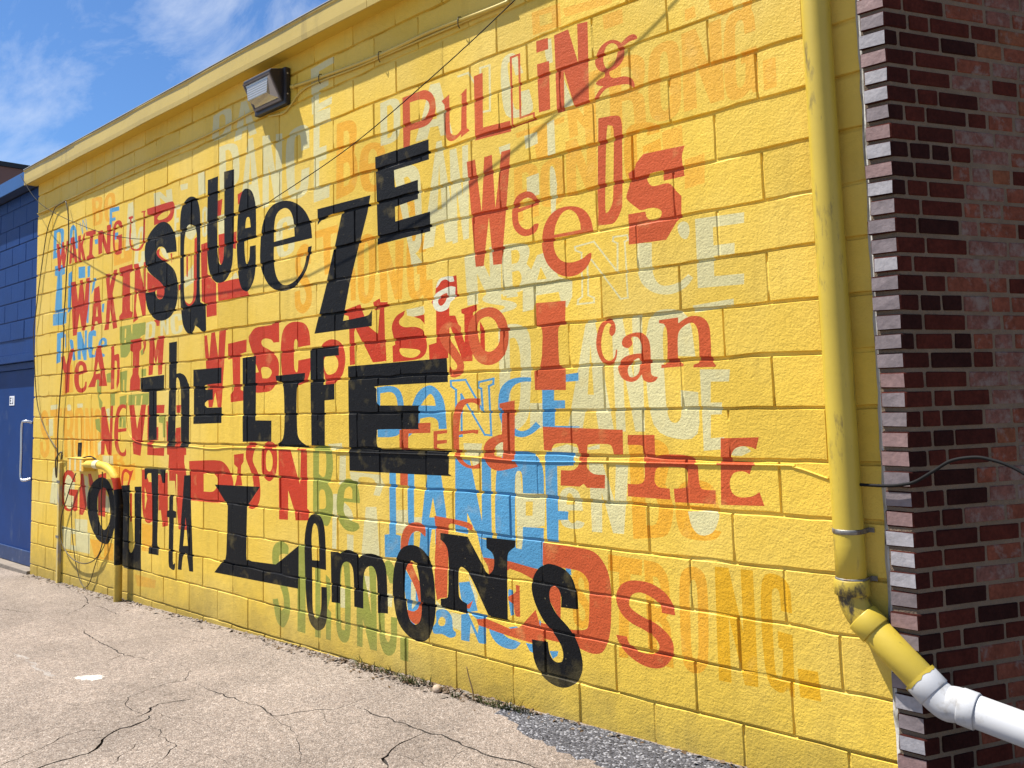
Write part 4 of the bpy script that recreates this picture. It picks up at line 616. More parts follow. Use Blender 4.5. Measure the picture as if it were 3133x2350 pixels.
BK|-2912,631 -2837,634 -2813,627 -2778,648s -2726,657s -2664,645s -2630,621 -2608,637s -2552,653s -2476,653s -2413,630s -2383,556s -2380,341 -2467,333 -2469,507s -2489,570s -2526,586s -2576,560s -2597,492s -2600,338 -2686,337 -2689,508s -2705,567s -2744,586s -2791,571s -2818,507s -2822,337 -2910,333
BK|-2175,736s -2088,726s -2022,677s -1987,588s -1977,474s -1982,394s -2005,318s -2044,260s -2101,233s -2169,234s -2247,268s -2301,323s -2329,421s -2330,523s -2309,622s -2256,704s|-2163,653s -2124,629s -2102,550s -2093,452s -2098,371s -2118,331s -2157,316s -2196,339s -2219,411s -2223,504s -2214,594s -2193,634s
BK|-1932,820 -1726,818 -1597,656 -1577,645 -1547,673s -1539,720s -1552,753s -1591,774 -1591,826 -1390,828 -1394,797 -1430,774s -1447,741s -1452,627 -1455,438 -1582,438 -1620,492s -1692,599s -1738,646s -1777,661s -1796,646 -1799,527s -1782,496s -1739,482 -1739,431 -1936,438 -1935,482 -1898,490s -1877,517s -1874,698s -1890,757s -1933,786
BK|-1161,740s -1093,728s -1045,696s -1020,641s -1015,568s -1015,554 -1113,550 -1109,593s -1122,628s -1147,641s -1169,633s -1181,605s -1175,563s -1138,514s -1076,470s -1030,420s -1002,357s -998,296s -1024,240s -1067,208s -1116,191s -1180,194s -1244,224s -1283,271s -1296,317s -1299,377 -1201,381 -1194,335s -1175,306s -1147,298s -1118,308s -1110,339s -1122,379s -1167,430s -1223,475s -1269,539s -1292,607s -1282,663s -1247,711s -1201,734s
"""
def smooth_poly(pts, sub=3):
    n = len(pts); out = []
    for i in range(n):
        x0, y0, _ = pts[i - 1]; x1, y1, s1 = pts[i]; x2, y2, s2 = pts[(i + 1) % n]; x3, y3, _ = pts[(i + 2) % n]
        out.append((x1, y1))
        if not (s1 or s2): continue
        m1 = ((x2 - x0) / 2, (y2 - y0) / 2) if s1 else (x2 - x1, y2 - y1)
        m2 = ((x3 - x1) / 2, (y3 - y1) / 2) if s2 else (x2 - x1, y2 - y1)
        for k in range(1, sub):
            t = k / sub; a = 2 * t ** 3 - 3 * t * t + 1; b = t ** 3 - 2 * t * t + t; c = -2 * t ** 3 + 3 * t * t; d = t ** 3 - t * t
            out.append((a * x1 + b * m1[0] + c * x2 + d * m2[0], a * y1 + b * m1[1] + c * y2 + d * m2[1]))
    return out
def parse_loop(s):
    r = []
    for tok in s.split():
        sm = tok.endswith('s'); a, b = tok.rstrip('s').split(','); r.append((int(a) / 1000, int(b) / 1000, sm))
    return np.array(smooth_poly(r))
SHAPES = []
for line in LETTERS.strip().splitlines():
    p = line.split('|'); SHAPES.append((CODES.index(p[0]), parse_loop(p[1]), [parse_loop(h) for h in p[2:]]))
SHAPES.sort(key=lambda s: s[0])          # stable: later coats of paint cover earlier ones
def inside(poly, P):
    x, y = P[:, 0], P[:, 1]; res = np.zeros(len(P), bool); n = len(poly); j = n - 1
    for i in range(n):
        xi, yi = poly[i]; xj, yj = poly[j]
        if yi != yj:
            c = ((yi > y) != (yj > y)) & (x < (xj - xi) * (y - yi) / (yj - yi) + xi); res ^= c
        j = i
    return res
def paint_index(P):
    """which coat of paint is on top at wall points P (x, z)"""
    P = np.asarray(P); col = np.zeros(len(P), int)
    for c, o, hs in SHAPES:
        lo = o.min(0); hi = o.max(0)
        k = np.where((P[:, 0] > lo[0]) & (P[:, 0] < hi[0]) & (P[:, 1] > lo[1]) & (P[:, 1] < hi[1]))[0]
        if not len(k): continue
        ins = inside(o, P[k])
        for h in hs: ins &= ~inside(h, P[k])
        col[k[ins]] = c
    return col

# ------------------------------------------------------------------ ground
ZG = lambda x: 0.0772 + 0.0187 * x          # gently rising to the right
asphalt = bpy.data.materials.new('weathered_asphalt'); asphalt.use_nodes = True
def build_asphalt(m, base, light, dark, vs, bump):
    t = m.node_tree; N = t.nodes; L = t.links; b = N['Principled BSDF']; b.inputs['Roughness'].default_value = 0.9; b.inputs['Specular IOR Level'].default_value = 0.25
    g = N.new('ShaderNodeNewGeometry'); pos = g.outputs['Position']
    v = N.new('ShaderNodeTexVoronoi'); v.inputs['Scale'].default_value = vs; L.new(pos, v.inputs['Vector'])
    r = N.new('ShaderNodeValToRGB'); e = r.color_ramp.elements; e[0].position = 0.0; e[0].color = (*dark, 1); e[1].position = 1.0; e[1].color = (*light, 1)
    k = e.new(0.28); k.color = (*base, 1); k = e.new(0.72); k.color = (base[0] * 1.12, base[1] * 1.1, base[2] * 1.08, 1)
    sx = N.new('ShaderNodeSeparateColor'); L.new(v.outputs['Color'], sx.inputs['Color']); L.new(sx.outputs['Red'], r.inputs['Fac'])
    n = N.new('ShaderNodeTexNoise'); n.inputs['Scale'].default_value = 0.9; n.inputs['Detail'].default_value = 5; n.inputs['Roughness'].default_value = 0.68; L.new(pos, n.inputs['Vector'])
    mr = N.new('ShaderNodeMapRange'); mr.inputs['From Min'].default_value = 0.3; mr.inputs['From Max'].default_value = 0.7; mr.inputs['To Min'].default_value = 0.70; mr.inputs['To Max'].default_value = 1.22; L.new(n.outputs['Fac'], mr.inputs['Value'])
    n2 = N.new('ShaderNodeTexNoise'); n2.inputs['Scale'].default_value = 34; n2.inputs['Detail'].default_value = 3; n2.inputs['Roughness'].default_value = 0.8; L.new(pos, n2.inputs['Vector'])
    m2 = N.new('ShaderNodeMapRange'); m2.inputs['From Min'].default_value = 0.3; m2.inputs['From Max'].default_value = 0.7; m2.inputs['To Min'].default_value = 0.72; m2.inputs['To Max'].default_value = 1.25; L.new(n2.outputs['Fac'], m2.inputs['Value'])
    mu = N.new('ShaderNodeMath'); mu.operation = 'MULTIPLY'; L.new(mr.outputs['Result'], mu.inputs[0]); L.new(m2.outputs['Result'], mu.inputs[1])
    hs = N.new('ShaderNodeHueSaturation'); L.new(r.outputs['Color'], hs.inputs['Color']); L.new(mu.outputs[0], hs.inputs['Value']); L.new(hs.outputs['Color'], b.inputs['Base Color'])
    nb = N.new('ShaderNodeTexNoise'); nb.inputs['Scale'].default_value = vs * 0.7; nb.inputs['Detail'].default_value = 3; nb.inputs['Roughness'].default_value = 0.7; L.new(pos, nb.inputs['Vector'])
    a = N.new('ShaderNodeMath'); a.operation = 'MULTIPLY_ADD'; a.inputs[1].default_value = -0.8; L.new(v.outputs['Distance'], a.inputs[0]); L.new(nb.outputs['Fac'], a.inputs[2])
    bp = N.new('ShaderNodeBump'); bp.inputs['Strength'].default_value = bump; bp.inputs['Distance'].default_value = 0.012; L.new(a.outputs[0], bp.inputs['Height']); L.new(bp.outputs['Normal'], b.inputs['Normal'])
build_asphalt(asphalt, (0.226, 0.182, 0.148), (0.40, 0.345, 0.295), (0.10, 0.080, 0.065), 190, 0.5)
patch_mat = bpy.data.materials.new('dark_asphalt_patch'); patch_mat.use_nodes = True
build_asphalt(patch_mat, (0.085, 0.085, 0.095), (0.34, 0.34, 0.36), (0.018, 0.018, 0.022), 105, 0.9)
crack_mat = mat('crack_dirt', (0.035, 0.027, 0.02), rough=0.95, var=0.4, vscale=30, bump=0.3)
worn_white = mat('worn_white_paint', (0.50, 0.47, 0.42), rough=0.8, var=0.15, vscale=40, bump=0.6, bscale=90, bdist=0.008, grime=((0.24, 0.21, 0.18), 60, 0.50, 0.62, (1, 1, 1)))
faint_white = mat('faded_white_paint', (0.29, 0.26, 0.23), rough=0.85, var=0.15, vscale=40, bump=0.6, bscale=90, bdist=0.008, grime=((0.21, 0.18, 0.155), 45, 0.42, 0.58, (1, 1, 1)))
def ground():
    V, E, cats = [], [], []
    def loop(pts):
        s = len(V); V.extend(Vector(p) for p in pts); n = len(pts)
        E.extend((s + i, s + (i + 1) % n) for i in range(n))
    loop([(-80, -80), (60, -80), (60, 40), (-80, 40)])
    loop([(-10.5, -3.6), (1.9, -3.6), (1.9, -0.001), (-10.5, -0.001)])
    polys = []; deep = []
    for w, pts in CRACKS:
        P = [Vector((a, b, 0)) for a, b in pts]; fine = []
        for i in range(len(P) - 1):
            n = max(2, int((P[i + 1] - P[i]).length / 0.035)); d = (P[i + 1] - P[i]); nn = Vector((-d.y, d.x, 0)).normalized()
            for k in range(n):
                j = 0 if (i == 0 and k == 0) else random.uniform(-1, 1) * 0.011
                fine.append(P[i] + d * (k / n) + nn * j)
        fine.append(P[-1]); Lf, Rt, Ce = [], [], []
        for i, p in enumerate(fine):
            d = (fine[min(i + 1, len(fine) - 1)] - fine[max(i - 1, 0)]).normalized(); nn = Vector((-d.y, d.x, 0))
            u = i / (len(fine) - 1); ww = w * 0.5 * random.uniform(0.45, 1.35) * min(1, 0.25 + 4 * min(u, 1 - u))
            Lf.append(p + nn * ww); Rt.append(p - nn * ww); Ce.append(p)
        poly = [(q.x, q.y) for q in Lf] + [(q.x, q.y) for q in Rt[::-1]]
        polys.append(np.array(poly)); loop(poly)
        s = len(V); V.extend(Vector((q.x, q.y)) for q in Ce[1:-1]); E.extend((s + i, s + i + 1) for i in range(len(Ce) - 3))
        deep += [(q.x, q.y) for q in Ce[1:-1]]
    def ragged(pts, amp, step):
        out = []
        for i in range(len(pts)):
            a = Vector(pts[i]); b = Vector(pts[(i + 1) % len(pts)]); n = max(1, int((b - a).length / step))
            for k in range(n): out.append(tuple(a + (b - a) * (k / n) + Vector((random.uniform(-amp, amp), random.uniform(-amp, amp)))))
        return out
    pe = ragged(PATCH + [(1.2, -0.60), (1.2, -0.0035), (-1.45, -0.0035)], 0.020, 0.035)
    pe = [(a, min(b, -0.003)) for a, b in pe]; patch = np.array(pe); loop(pe)
    m1 = ragged(MARK, 0.008, 0.02); loop(m1); m1 = np.array(m1); m2 = ragged(MARK2, 0.02, 0.04); loop(m2); m2 = np.array(m2)
    v, e, f, *_ = delaunay_2d_cdt(V, E, [], 0, 1e-6, False)
    P = np.array([(p.x, p.y) for p in v]); F = [list(t) for t in f]; cen = np.array([P[t].mean(0) for t in F])
    mi = np.zeros(len(F), int); mi[inside(patch, cen)] = 1; mi[inside(m1, cen)] = 3; mi[inside(m2, cen)] = 4
    for q in polys: mi[inside(q, cen)] = 2
    z = ZG(P[:, 0]); dset = np.array(deep)
    for i, p in enumerate(P):
        if (abs(dset - p).max(1) < 1e-5).any(): z[i] -= 0.016
        elif -10.4 < p[0] < 1.8 and -3.5 < p[1] < -0.05: z[i] += math.sin(p[0] * 2.3 + 1) * math.sin(p[1] * 3.1) * 0.004
    inpatch = inside(patch, P + 1e-7); z[inpatch] += 0.004
    o = mesh_obj('ground', np.column_stack([P, z]), F, [asphalt, patch_mat, crack_mat, worn_white, faint_white], None, mi)
    tag(o, kind='structure'); return o
ground()

# ------------------------------------------------------------------ the block wall with its painted lettering
BW, BH = 0.4064, 0.2032
XL, XR, ZB, ZT = -7.918, 0.430, -0.16, 3.815
STEP = 0.0508
rows = list(range(-13, 8))                        # row line r lies at z = 1.25 - r*BH; course n lies between r=n and r=n+1
NX = int((XR - XL + 0.6) / STEP) + 3
def sm(a): return np.convolve(a, [0.25, 0.5, 0.25], 'same')
ROW_UP, ROW_DN, ROW_D = {}, {}, {}
for r in rows:
    wob = sm(sm(rng.normal(0, 0.0035, NX))); wid = (0.0042 if r < 2 else 0.0027) + 0.0009 * abs(rng.normal())
    ROW_UP[r] = wob + wid + sm(rng.normal(0, 0.0011, NX)) + rng.normal(0, 0.0006, NX)    # lower edge of the blocks above
    ROW_DN[r] = wob - wid + sm(rng.normal(0, 0.0011, NX)) + rng.normal(0, 0.0006, NX)    # top edge of the blocks below
    ROW_D[r] = np.clip((0.0125 if r < 2 else 0.0075) + 0.0015 * rng.normal() + sm(sm(rng.normal(0, 0.0065, NX))), 0.002, 0.018)
GX0 = XL - 0.3
def row_edge(tab, r, x): return 1.25 - r * BH + np.interp(x, GX0 + STEP * np.arange(NX), tab[r])
def row_depth(r, x): return np.interp(x, GX0 + STEP * np.arange(NX), ROW_D[r])
NZ = 5
courses = {}
for n in range(-13, 7):
    off = 0.0 if n % 2 == 0 else BW / 2
    js = [XR]; k = 0
    xs = sorted([j for j in np.arange(-22, 3) * BW + off if XL + 0.06 < j < XR - 0.06])
    cols = []
    joints = [('L', XL)] + [('J', j + rng.normal(0, 0.004)) for j in xs] + [('R', XR)]
    jj = []
    for kind, j in joints:
        if kind == 'J':
            w = 0.0022 + 0.0010 * rng.random(); jj.append((j + rng.normal(0, 0.0008, NZ) - w, j + rng.normal(0, 0.0008, NZ) + w, np.clip(rng.normal(0.0045, 0.0025), 0.0008, 0.010)))
        else: jj.append((np.full(NZ, j), np.full(NZ, j), 0.004))
    courses[n] = jj
def cz(n): return 1.25 - (n + 1) * BH, 1.25 - n * BH       # nominal bottom, top of course n
def col_edges(n, c, z):
    zb, zt = cz(n); s = np.linspace(zb, zt, NZ)
    return np.interp(z, s, courses[n][c][1]), np.interp(z, s, courses[n][c + 1][0])
BEV = 0.0042
def field(P):
    """block id (course, column, -1 for joint) and recess depth for wall points"""
    x, z = P[:, 0], P[:, 1]; n_all = np.clip(np.floor((1.25 - z) / BH).astype(int), -13, 6)
    col = np.full(len(P), -1); dep = np.zeros(len(P)); tmin = np.zeros(len(P))
    for n in np.unique(n_all):
        k = np.where(n_all == n)[0]; xx, zz = x[k], z[k]
        tb = zz - row_edge(ROW_UP, n + 1, xx); tt = row_edge(ROW_DN, n, xx) - zz
        if n == -13: tt = np.full(len(k), 1.0)
        mid = np.array([(a.mean() + b.mean()) / 2 for a, b, _ in courses[n]])
        c = np.clip(np.searchsorted(mid, xx) - 1, 0, len(mid) - 2)
        tl = np.zeros(len(k)); tr = np.zeros(len(k)); dl = np.zeros(len(k)); dr = np.zeros(len(k))
        for cc in np.unique(c):
            q = np.where(c == cc)[0]; l, r = col_edges(n, cc, zz[q]); tl[q] = xx[q] - l; tr[q] = r - xx[q]
            dl[q] = courses[n][cc][2]; dr[q] = courses[n][cc + 1][2]
        T4 = np.stack([tb, tt, tl, tr]); D4 = np.stack([row_depth(n + 1, xx), row_depth(n, xx), dl, dr])
        d = D4 * (1 - np.clip(T4 / BEV, 0, 1)) ; t = T4.min(0)
        dd = d.max(0)
        col[k] = np.where(t > -1e-7, c, -1); dep[k] = dd; tmin[k] = t
    return n_all, col, dep, tmin
def build_wall():
    V, E = [], []
    def loop(pts):
        s = len(V); V.extend(Vector((float(a), float(b))) for a, b in pts); n = len(pts)
        E.extend((s + i, s + (i + 1) % n) for i in range(n))
    loop([(XL, ZB), (XR, ZB), (XR, ZT), (XL, ZT)])
    gx = GX0 + STEP * np.arange(NX)
    ids = []
    for n in range(-13, 7):
        zb0, zt0 = cz(n)
        for c in range(len(courses[n]) - 1):
            lo = []
            zs = np.linspace(zb0, zt0, NZ)
            lb, rb = [v[()] for v in col_edges(n, c, np.array(zb0 + 0.005))]; lt, rt = [v[()] for v in col_edges(n, c, np.array(zt0 - 0.005))]
            for ins in (0.0, BEV):
                pts = []
                xsb = [lb + ins] + [g for g in gx if lb + BEV + 0.006 < g < rb - BEV - 0.006] + [rb - ins]
                pts += [(g, row_edge(ROW_UP, n + 1, g) + ins) for g in xsb]
                for zz in zs[1:-1]:
                    pts.append((col_edges(n, c, zz)[1] - ins, zz))
                xst = [lt + ins] + [g for g in gx if lt + BEV + 0.006 < g < rt - BEV - 0.006] + [rt - ins]
                pts += [((g, row_edge(ROW_DN, n, g) - ins) if n > -13 else (g, ZT)) for g in xst[::-1]]
                for zz in zs[1:-1][::-1]:
                    pts.append((col_edges(n, c, zz)[0] + ins, zz))
                if n == -13: pts = [(a, min(b, ZT)) for a, b in pts]
                if n == 6: pts = [(a, max(b, ZB)) for a, b in pts]
                loop(pts)
            ids.append((n, c))
    for _, o, hs in SHAPES:
        loop(o)
        for h in hs: loop(h)
    v, e, f, *_ = delaunay_2d_cdt(V, E, [], 0, 2e-5, False)
    P = np.array([(p.x, p.y) for p in v]); F = np.array([list(t) for t in f if len(t) == 3])
    cen = P[F].mean(1)
    keep = (cen[:, 0] > XL) & (cen[:, 0] < XR) & (cen[:, 1] > ZB) & (cen[:, 1] < ZT)
    area = np.cross(P[F[:, 1]] - P[F[:, 0]], P[F[:, 2]] - P[F[:, 0]]); keep &= abs(area) > 1e-10
    F = F[keep]; cen = cen[keep]
    colr = paint_index(cen)
    nt_, ct, _, tm = field(cen); nv, cv, dv, _ = field(P)
    return P, F, cen, colr, nt_, np.where(tm > 0, ct, -1), dv
P2, F2, CEN2, COL2, NT, CT, DV = build_wall()
wall = empty('painted_block_wall', (-3.75, 0, 0))
tag(wall, 'long yellow concrete block wall with overlapping black, red, blue and cream mural lettering', 'wall')
BLOCK_OFF = {}
def submesh(name, sel, parent, origin):
    tri = F2[sel]; used, inv = np.unique(tri, return_inverse=True); inv = inv.reshape(tri.shape)
    p = P2[used]; key = (NT[sel[0]], CT[sel[0]]) if CT[sel[0]] >= 0 else None
    y = DV[used].copy()
    if key is not None and name == 'block':
        o, tx, tz = BLOCK_OFF.setdefault(key, (rng.normal(0, 0.0010), rng.normal(0, 0.004), rng.normal(0, 0.004)))
        c = p.mean(0); plate = np.clip(1 - y / 0.003, 0, 1); y = y + plate * (o + (p[:, 0] - c[0]) * tx + (p[:, 1] - c[1]) * tz)
    vs = np.column_stack([p[:, 0] - origin[0], y - origin[1], p[:, 1] - origin[2]])
    # orient towards -y
    a, b, c = vs[inv[:, 0]], vs[inv[:, 1]], vs[inv[:, 2]]
    ny = np.cross(b - a, c - a)[:, 1]; flip = ny > 0; inv[flip] = inv[flip][:, ::-1]
    cols = COL2[sel]; us = np.unique(cols); remap = {u: i for i, u in enumerate(us)}
    return mesh_obj(name, vs, inv, [PM[u] for u in us], parent, [remap[c] for c in cols])
by = {}
for i in range(len(F2)):
    if CT[i] >= 0: by.setdefault((NT[i], CT[i]), []).append(i)
def shown(k):
    n, c = k; zb, zt = cz(n); l, r = col_edges(n, c, (zb + zt) / 2); q = Vector(((l + r) / 2, 0, (zb + zt) / 2)) - M.translation
    zc = q.dot(fwd); u = q.dot(right) / zc * 2676.95 + 15.6; w = -q.dot(up) / zc * 2676.95 - 212
    return ((r - l) / zc ** 2) * (1.0 if (-1700 < u < 1700 and -1320 < w < 1320) else 0.02)
order = sorted(by, key=shown, reverse=True)
wl = Vector(wall.location)
for k in order[:300]:
    sel = np.array(by[k]); c = CEN2[sel].mean(0); o = submesh('block', sel, wall, (c[0], 0, c[1])); o.location = Vector((c[0], 0, c[1])) - wl
rest = np.array(sorted(i for k in order[300:] for i in by[k]))
o = submesh('far_blocks', rest, wall, tuple(wl)); tag(o, kind='stuff')
jt = np.where(CT < 0)[0]
o = submesh('mortar', jt, wall, tuple(wl)); tag(o, kind='stuff')
# solid core behind the faces
bm = bmesh.new(); bx(bm, XL, XR, 0.03, 0.19, ZB, ZT - 0.002); part('wall_core', bm, PAINT['YL'], wall)
bm = bmesh.new()
for (xa, xb) in ((XL - 0.0005, XL + 0.03), (XR - 0.03, XR + 0.0005)): bx(bm, xa, xb, 0.0125, 0.185, ZB, ZT - 0.003)
part('wall_end', bm, PAINT['YL'], wall)

# roof edge
fascia_mat = mat('yellow_metal_fascia_paint', (0.50, 0.365, 0.09), rough=0.45, var=0.10, vscale=1.6, bump=0.12, bscale=14, bdist=0.01, grime=((0.30, 0.22, 0.06), 5, 0.60, 0.80, (1, 1, 0.12)))
soffit_mat = mat('yellow_soffit_paint', (0.60, 0.41, 0.05), rough=0.55, var=0.06, vscale=3, bump=0.1, bscale=40)
drip_mat = mat('galvanised_drip_edge', (0.42, 0.41, 0.38), rough=0.5, var=0.1, vscale=8, bump=0.05, metal=0.1)
roof_mat = mat('roofing_felt', (0.10, 0.10, 0.11), rough=0.9, bump=0.4)
blue_mat_f = mat('blue_fascia_paint', (0.022, 0.085, 0.24), rough=0.4, var=0.12, vscale=2, bump=0.1, bscale=20)
ZS = 3.815
def fascia(x0, x1, m, dz=0.0, yo=0.0):
    bm = bmesh.new(); n = max(2, int((x1 - x0) / 0.25)); prof = [(-0.110, ZS - 0.006), (-0.113, ZS + 0.03), (-0.111, ZS + 0.128 + dz), (-0.118, ZS + 0.136 + dz), (-0.118, ZS + 0.144 + dz), (-0.098, ZS + 0.146 + dz), (-0.098, ZS - 0.006)]
    xs = [x0 + (x1 - x0) * i / n for i in range(n + 1)]; rg = []
    for x in xs:
        w = 0.0016 * math.sin(x * 5.1) + random.uniform(-0.001, 0.001)
        rg.append([bm.verts.new((x, y + w + yo, z + 0.0012 * math.sin(x * 3.3))) for y, z in prof])
    for a, b in zip(rg, rg[1:]):
        for i in range(len(prof)): bm.faces.new((a[i], a[(i + 1) % len(prof)], b[(i + 1) % len(prof)], b[i]))
    bm.faces.new(rg[0]); bm.faces.new(rg[-1][::-1]); bmesh.ops.recalc_face_normals(bm, faces=bm.faces[:])
    return part('fascia_panel', bm, m, wall)
for a, b, yo in ((-8.006, -6.699, 0.003), (-6.696, -4.52, 0.0), (-4.517, -2.358, 0.0), (-2.355, -0.62, 0.001), (-0.617, 0.415, 0.0)): fascia(a, b, fascia_mat, 0, yo)
bm = bmesh.new(); bx(bm, -8.0, 0.41, -0.097, 0.012, ZS, ZS + 0.02); part('soffit', bm, soffit_mat, wall)
bm = bmesh.new(); bx(bm, -8.0, 0.412, -0.122, -0.06, ZS + 0.1485, ZS + 0.153); part('drip_edge', bm, drip_mat, wall)
bm = bmesh.new(); bx(bm, -8.0, 0.41, -0.06, 7.0, ZS + 0.10, ZS + 0.1475); part('roof', bm, roof_mat, wall)

# ------------------------------------------------------------------ brick building at the right
h = Vector((math.sin(R(27.4)), math.cos(R(27.4)), 0)); nin = Vector((-h.y, h.x, 0))          # along the shaded face / into the wall
XC0, XC1, BYF = 0.409, 0.503, -0.045
mortar_mat = mat('tan_brick_mortar', (0.150, 0.110, 0.076), spec=0.1, rough=0.95, var=0.2, vscale=9, bump=0.9, bscale=70, bdist=0.01)
def brick_mat(name, rgb, smear):
    return mat(name, rgb, rough=0.92, spec=0.08, var=0.28, vscale=14, bump=0.6, bscale=60, bdist=0.006, fine=(70, 0.18), grime=((0.17, 0.125, 0.105), 16, smear, smear + 0.16, (1, 1, 1)))
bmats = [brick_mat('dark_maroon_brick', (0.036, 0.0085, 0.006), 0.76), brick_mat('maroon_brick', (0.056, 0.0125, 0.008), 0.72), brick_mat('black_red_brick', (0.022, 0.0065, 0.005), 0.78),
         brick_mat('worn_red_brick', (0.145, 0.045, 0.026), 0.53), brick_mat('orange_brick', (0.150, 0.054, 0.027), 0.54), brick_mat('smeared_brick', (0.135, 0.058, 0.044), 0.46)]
bend = mat('sunlit_mauve_brick_end', (0.170, 0.135, 0.135), rough=0.6, var=0.2, vscale=18, bump=0.4, bscale=50, bdist=0.005, fine=(60, 0.1), spec=0.5)  # end colours paint the glancing sun sheen onto the narrow brick face
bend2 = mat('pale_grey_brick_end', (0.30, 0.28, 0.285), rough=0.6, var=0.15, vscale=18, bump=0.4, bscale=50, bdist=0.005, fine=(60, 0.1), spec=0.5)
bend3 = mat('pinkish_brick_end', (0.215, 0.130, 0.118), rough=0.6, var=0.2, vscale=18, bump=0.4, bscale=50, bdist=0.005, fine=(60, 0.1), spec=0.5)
bb = empty('brick_building', (0.9, 0.5, 0.0)); tag(bb, 'shaded dark red brick building corner at the right edge', 'building')
off = Vector(bb.location)
bm = bmesh.new()
Z0, Z1 = -0.1, 4.6
rec = 0.0045
fp = [Vector((XC0 + 0.006, BYF + 0.009, 0)), Vector((XC1 - 0.008, BYF + 0.009, 0)), Vector((XC1, BYF, 0)) + h * 0.012 + nin * rec, Vector((XC1, BYF, 0)) + h * 6.0 + nin * rec, Vector((XC0 + 0.006, 5.0, 0))]
a = [bm.verts.new((p.x, p.y, Z0)) for p in fp]; b = [bm.verts.new((p.x, p.y, Z1)) for p in fp]
for i in range(len(fp)): bm.faces.new((a[i], a[(i + 1) % len(fp)], b[(i + 1) % len(fp)], b[i]))
bm.faces.new(b); bm.faces.new(a[::-1]); bmesh.ops.recalc_face_normals(bm, faces=bm.faces[:])
part('mortar_core', bm, mortar_mat, bb)
CO = BH / 3; BHH = CO - 0.0145
def brick_poly(fpts, z0, z1, mats, mi_front, seed, name='brick'):
    """brick from a convex footprint (world xy), slightly chipped edges"""
    rs = random.Random(seed); n = len(fpts); c = sum(fpts, Vector((0, 0, 0))) / n; bm = bmesh.new()
    lo = [bm.verts.new((p.x - c.x, p.y - c.y, 0)) for p in fpts]; hi = [bm.verts.new((p.x - c.x, p.y - c.y, z1 - z0)) for p in fpts]
    fs = [bm.faces.new((lo[i], lo[(i + 1) % n], hi[(i + 1) % n], hi[i])) for i in range(n)]
    bm.faces.new(hi); bm.faces.new(lo[::-1])
    for i, m_ in mi_front.items(): fs[i].material_index = m_
    bmesh.ops.recalc_face_normals(bm, faces=bm.faces[:])
    bmesh.ops.bevel(bm, geom=bm.edges[:], offset=0.0035, segments=1, affect='EDGES')
    for v in bm.verts: v.co += Vector((rs.uniform(-1, 1), rs.uniform(-1, 1), rs.uniform(-1, 1))) * 0.0013
    me = bpy.data.meshes.new(name); bm.to_mesh(me); bm.free()
    for m_ in mats: me.materials.append(m_)
    return me, c
def place(me, loc, parent, mats=None, name='brick'):
    o = bpy.data.objects.new(name, me); o.location = loc - off; link(o, parent)
    if mats:
        for i, m_ in enumerate(mats):
            o.material_slots[i].link = 'OBJECT'; o.material_slots[i].material = m_
    return o
pc = Vector((XC1, BYF, 0)); cache = {}
lengths = [0.055, 0.098, 0.078, 0.108, 0.062, 0.125, 0.088, 0.118]
zc = 0.02; ci = 0
while zc < 3.42:
    L0 = lengths[ci % 8] * random.uniform(0.93, 1.07); z0 = zc + random.uniform(-0.0015, 0.0015); z1 = z0 + BHH
    xa = XC0 + random.uniform(-0.006, 0.012); yo = random.uniform(-0.006, 0.005)
    f4 = [Vector((xa, BYF + yo, 0)), pc + Vector((0, yo, 0)), pc + h * L0 + Vector((0, yo * 0.3, 0)), pc + h * L0 + nin * 0.085]
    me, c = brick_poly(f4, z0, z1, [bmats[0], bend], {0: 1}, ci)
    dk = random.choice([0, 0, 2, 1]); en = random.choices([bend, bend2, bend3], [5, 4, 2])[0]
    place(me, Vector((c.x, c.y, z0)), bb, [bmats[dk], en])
    s = L0 + 0.0125; col = 0
    while s < (0.86 if ci < 56 else 0.5):
        ln = random.choice([0.182, 0.182, 0.182, 0.086, 0.076, 0.16]) if col < 2 else random.choice([0.182, 0.175, 0.086, 0.12])
        key = (round(ln, 3), random.randrange(2))
        if key not in cache:
            q = [Vector((0, 0, 0)), h * ln, h * ln + nin * 0.085, nin * 0.085]; cache[key] = brick_poly(q, 0, BHH, [bmats[0]], {}, 100 + len(cache))
        me, c = cache[key]
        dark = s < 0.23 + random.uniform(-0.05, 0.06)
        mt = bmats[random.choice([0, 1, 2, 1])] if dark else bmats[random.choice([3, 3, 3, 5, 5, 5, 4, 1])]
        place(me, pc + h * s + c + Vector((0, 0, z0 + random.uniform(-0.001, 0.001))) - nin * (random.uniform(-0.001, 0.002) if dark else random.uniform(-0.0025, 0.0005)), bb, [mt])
        s += ln + random.uniform(0.011, 0.015); col += 1
    zc += CO; ci += 1
caulk = bmesh.new(); n = 60
prev = None
for i in range(n + 1):
    z = 0.0 + 3.9 * i / n; w = random.uniform(-0.004, 0.004)
    ring = [caulk.verts.new(p) for p in ((XC0 - 0.020 + w, -0.001, z), (XC0 - 0.010 + w, -0.010, z), (XC0 - 0.002 + w * 0.6, -0.030, z), (XC0 + 0.006 + w * 0.5, BYF + 0.012, z))]
    if prev:
        for k in range(3): caulk.faces.new((prev[k], prev[k + 1], ring[k + 1], ring[k]))
    prev = ring
bmesh.ops.recalc_face_normals(caulk, faces=caulk.faces[:])
part('caulk_strip', caulk, mat('grey_caulk', (0.42, 0.40, 0.36), rough=0.7, var=0.25, vscale=9, bump=0.5, bscale=40, bdist=0.008, grime=((0.10, 0.09, 0.07), 11, 0.52, 0.66, (1, 1, 0.5))), bb)

